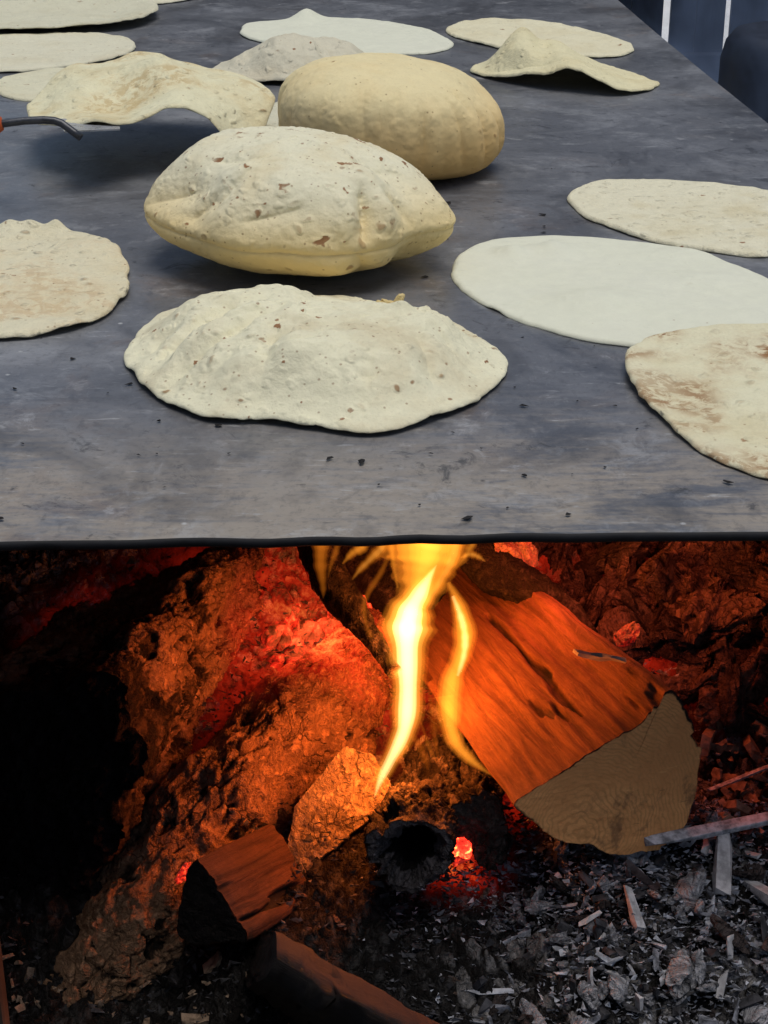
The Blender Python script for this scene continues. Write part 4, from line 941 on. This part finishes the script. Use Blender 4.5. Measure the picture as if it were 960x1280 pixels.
ember(572, 1066, 1.035, 4, .8, 'hot ember beside the hollow log end')['label'] = 'hot ember in the hole beside the hollow log end'
o = link('glowing_ember', lump_mesh('glowing_ember', (.014,.013,.012), 850, M_EMB3), loc=tuple(at(577, 1058, 1.03))); tag(o, 'yellow hot ember tip beside the hollow log end', 'ember')
ember(231, 1092, 1.035, 0, .42, 'red ember at the tip of the black wedge')
ember(110, 792, 1.32, 1, 1.0, 'dull red ember behind the big burnt log')
FBK = 1.0; ember(785, 794, 1.30, 1, .6, 'dull red ember among the charcoal chunks')

# ------------------------------------------------------------------ flames and their light
FBK = 1.16
fire = empty('fire', tuple(at(500, 960, 1.12))); tag(fire, 'tall yellow flame licking the underside of the griddle', 'fire')
FO = np.array(fire.location)
M_FL = {k: mat_flame('flame_'+k, c_, d_) for k, c_, d_ in (('white', (1.0,.60,.24), 300.), ('core', (1.0,.44,.07), 70.), ('body', (1.0,.335,.026), 54.), ('wisp', (1.0,.27,.018), 26.), ('faint', (1.0,.20,.01), 12.))}
SHELLS = {'core': (('white', .30), ('white', .52), ('core', .72), ('body', .88), ('wisp', 1.05)), 'crisp': (('core', .40), ('body', .68), ('wisp', .92), ('faint', 1.15)), 'body': (('body', .35), ('body', .62), ('wisp', .85), ('wisp', 1.0)),
          'wisp': (('wisp', .4), ('wisp', .7), ('faint', .95)), 'faint': (('faint', .4), ('faint', .7), ('faint', 1.0))}
def flame(pts, dpt, mat, thick=.55, bias=0.0, nseg=60, nc=18):
    for m_, k_ in SHELLS[mat]: flame_shell(pts, dpt, m_, k_, thick, bias, nseg, nc)
def flame_shell(pts, dpt, mat, wk, thick, bias, nseg, nc):
    """pts: (px, py, half width px) down the tongue; bias shifts the thick part of the section to one side"""
    pts = np.array(pts, float); u = np.linspace(0, 1, nseg); k = np.linspace(0, 1, len(pts))
    def cat(v):
        v = np.array(v); r = []
        for q in u*(len(v)-1):
            i = min(int(q), len(v)-2); t = q-i
            p0, p1, p2, p3 = v[max(i-1, 0)], v[i], v[i+1], v[min(i+2, len(v)-1)]
            r.append(.5*(2*p1+(p2-p0)*t+(2*p0-5*p1+4*p2-p3)*t*t+(3*p1-p0-3*p2+p3)*t**3))
        return np.array(r)
    px, py, hw = cat(pts[:,0]), cat(pts[:,1]), np.maximum(cat(pts[:,2])*(1+.07*np.sin(u*23+pts[0,0])+.05*np.sin(u*51)), .25)*wk*1.02
    V = []
    dx, dy = np.gradient(px), np.gradient(py); L = np.hypot(dx, dy); nx, ny = -dy/L, dx/L
    for i in range(nseg):
        d_ = dpt if np.isscalar(dpt) else np.interp(u[i], np.linspace(0, 1, len(dpt)), dpt)
        for a_ in np.linspace(0, 2*math.pi, nc, endpoint=False):
            s_ = math.cos(a_); th = math.sin(a_)*(1+bias*s_)
            V.append(at(px[i]+nx[i]*hw[i]*s_, py[i]+ny[i]*hw[i]*s_, d_+th*hw[i]/F*d_*thick)-FO)
    f = grid_faces(nseg, nc); f += [tuple(range(nc))[::-1], tuple(range((nseg-1)*nc, nseg*nc))]
    bm = bmesh.new(); me = mesh('flame', V, f); bm.from_mesh(me); bmesh.ops.recalc_face_normals(bm, faces=bm.faces); bm.to_mesh(me); bm.free()
    return link('flame', me, M_FL[mat], fire)
DF = 1.075
flame([(546,706,1),(536,722,9),(525,742,19),(516,758,27),(511,774,32),(509,790,33),(509,820,27),(510,860,22),(508,898,19),(502,922,17),(488,950,13),(476,974,8),(468,997,1.5)], [DF, DF, DF-.01, DF-.035], 'core', .42)
flame([(530,640,58),(530,680,55),(530,700,49),(528,716,41),(524,736,31),(518,754,28),(513,770,28),(510,790,16)], [DF+.012, DF+.01, DF], 'body', .34)
flame([(540,640,40),(540,672,38),(536,692,26),(528,712,14),(520,728,4)], [DF+.004, DF], 'crisp', .22)
flame([(570,638,13),(569,682,14),(563,704,11),(553,722,8),(541,742,8),(528,760,7)], [DF+.005, DF], 'crisp', .6)
flame([(488,650,5),(489,680,5),(492,705,4),(497,735,2)], DF, 'body', .7)
flame([(560,728,3),(569,745,8),(577,768,14),(581,795,15),(576,820,14),(566,845,15),(562,875,16),(563,905,15),(571,930,11),(590,951,7),(616,970,1.5)], [DF+.005, DF+.005, DF, DF], 'body', .85)
flame([(566,745,4),(575,768,8),(581,793,9),(580,818,8),(572,845,4)], DF, 'core', .35)
flame([(555,870,20),(560,905,18),(570,935,9)], DF+.01, 'faint', .5)
flame([(536,860,3),(540,890,5),(543,920,5),(548,950,2)], DF, 'faint', .8)
flame([(524,895,1),(530,915,3),(538,938,4),(546,953,1)], DF-.01, 'wisp', .8)
flame([(482,650,11),(478,682,10),(464,698,7),(450,712,5),(440,725,1)], DF+.02, 'crisp', .6)
flame([(462,650,10),(455,680,9),(440,692,6),(428,705,1.5)], DF+.025, 'body', .7)
flame([(404,648,14),(402,680,13),(401,705,10),(404,735,5),(404,748,1)], DF+.03, 'wisp', .7)
flame([(486,694,4),(476,716,5),(461,740,5),(455,758,5),(458,780,4),(466,800,4),(485,836,1)], DF+.012, 'wisp', .8)
flame([(576,697,2),(588,693,5),(598,696,4.5),(607,702,1)], DF-.01, 'crisp', .9)
flame([(424,650,6),(421,684,6),(414,705,4),(410,722,1)], DF+.03, 'wisp', .8)
flame([(600,648,8),(592,676,7),(582,694,4),(574,706,1)], DF, 'body', .7)
flame([(500,905,1),(520,925,5),(530,945,6),(535,962,2)], DF-.02, 'faint', .9)
flame([(462,845,1),(464,858,2),(467,875,1)], DF+.02, 'wisp', .9)
for (px, py, d_, pw, rad_) in ((508, 850, DF-.02, 1.0, .014), (484, 955, DF-.045, .62, .008), (530, 735, DF, 1.0, .014), (572, 850, DF, .12, .008)):
    ld = bpy.data.lights.new('flame_light', 'POINT'); ld.energy = pw; ld.color = (1.0, .20, .022); ld.shadow_soft_size = rad_
    lo = bpy.data.objects.new('flame_light', ld); C.objects.link(lo); lo.location = at(px, py, d_)
for (px, py, d_, pw) in ((395, 790, 1.19*1.16, .12), (690, 690, 1.28, .6), (850, 690, 1.27, .30)):
    FBK = 1.0; ld = bpy.data.lights.new('ember_light', 'POINT'); ld.energy = pw; ld.color = (1.0, .15, .05); ld.shadow_soft_size = .01
    lo = bpy.data.objects.new('ember_light', ld); C.objects.link(lo); lo.location = at(px, py, d_)
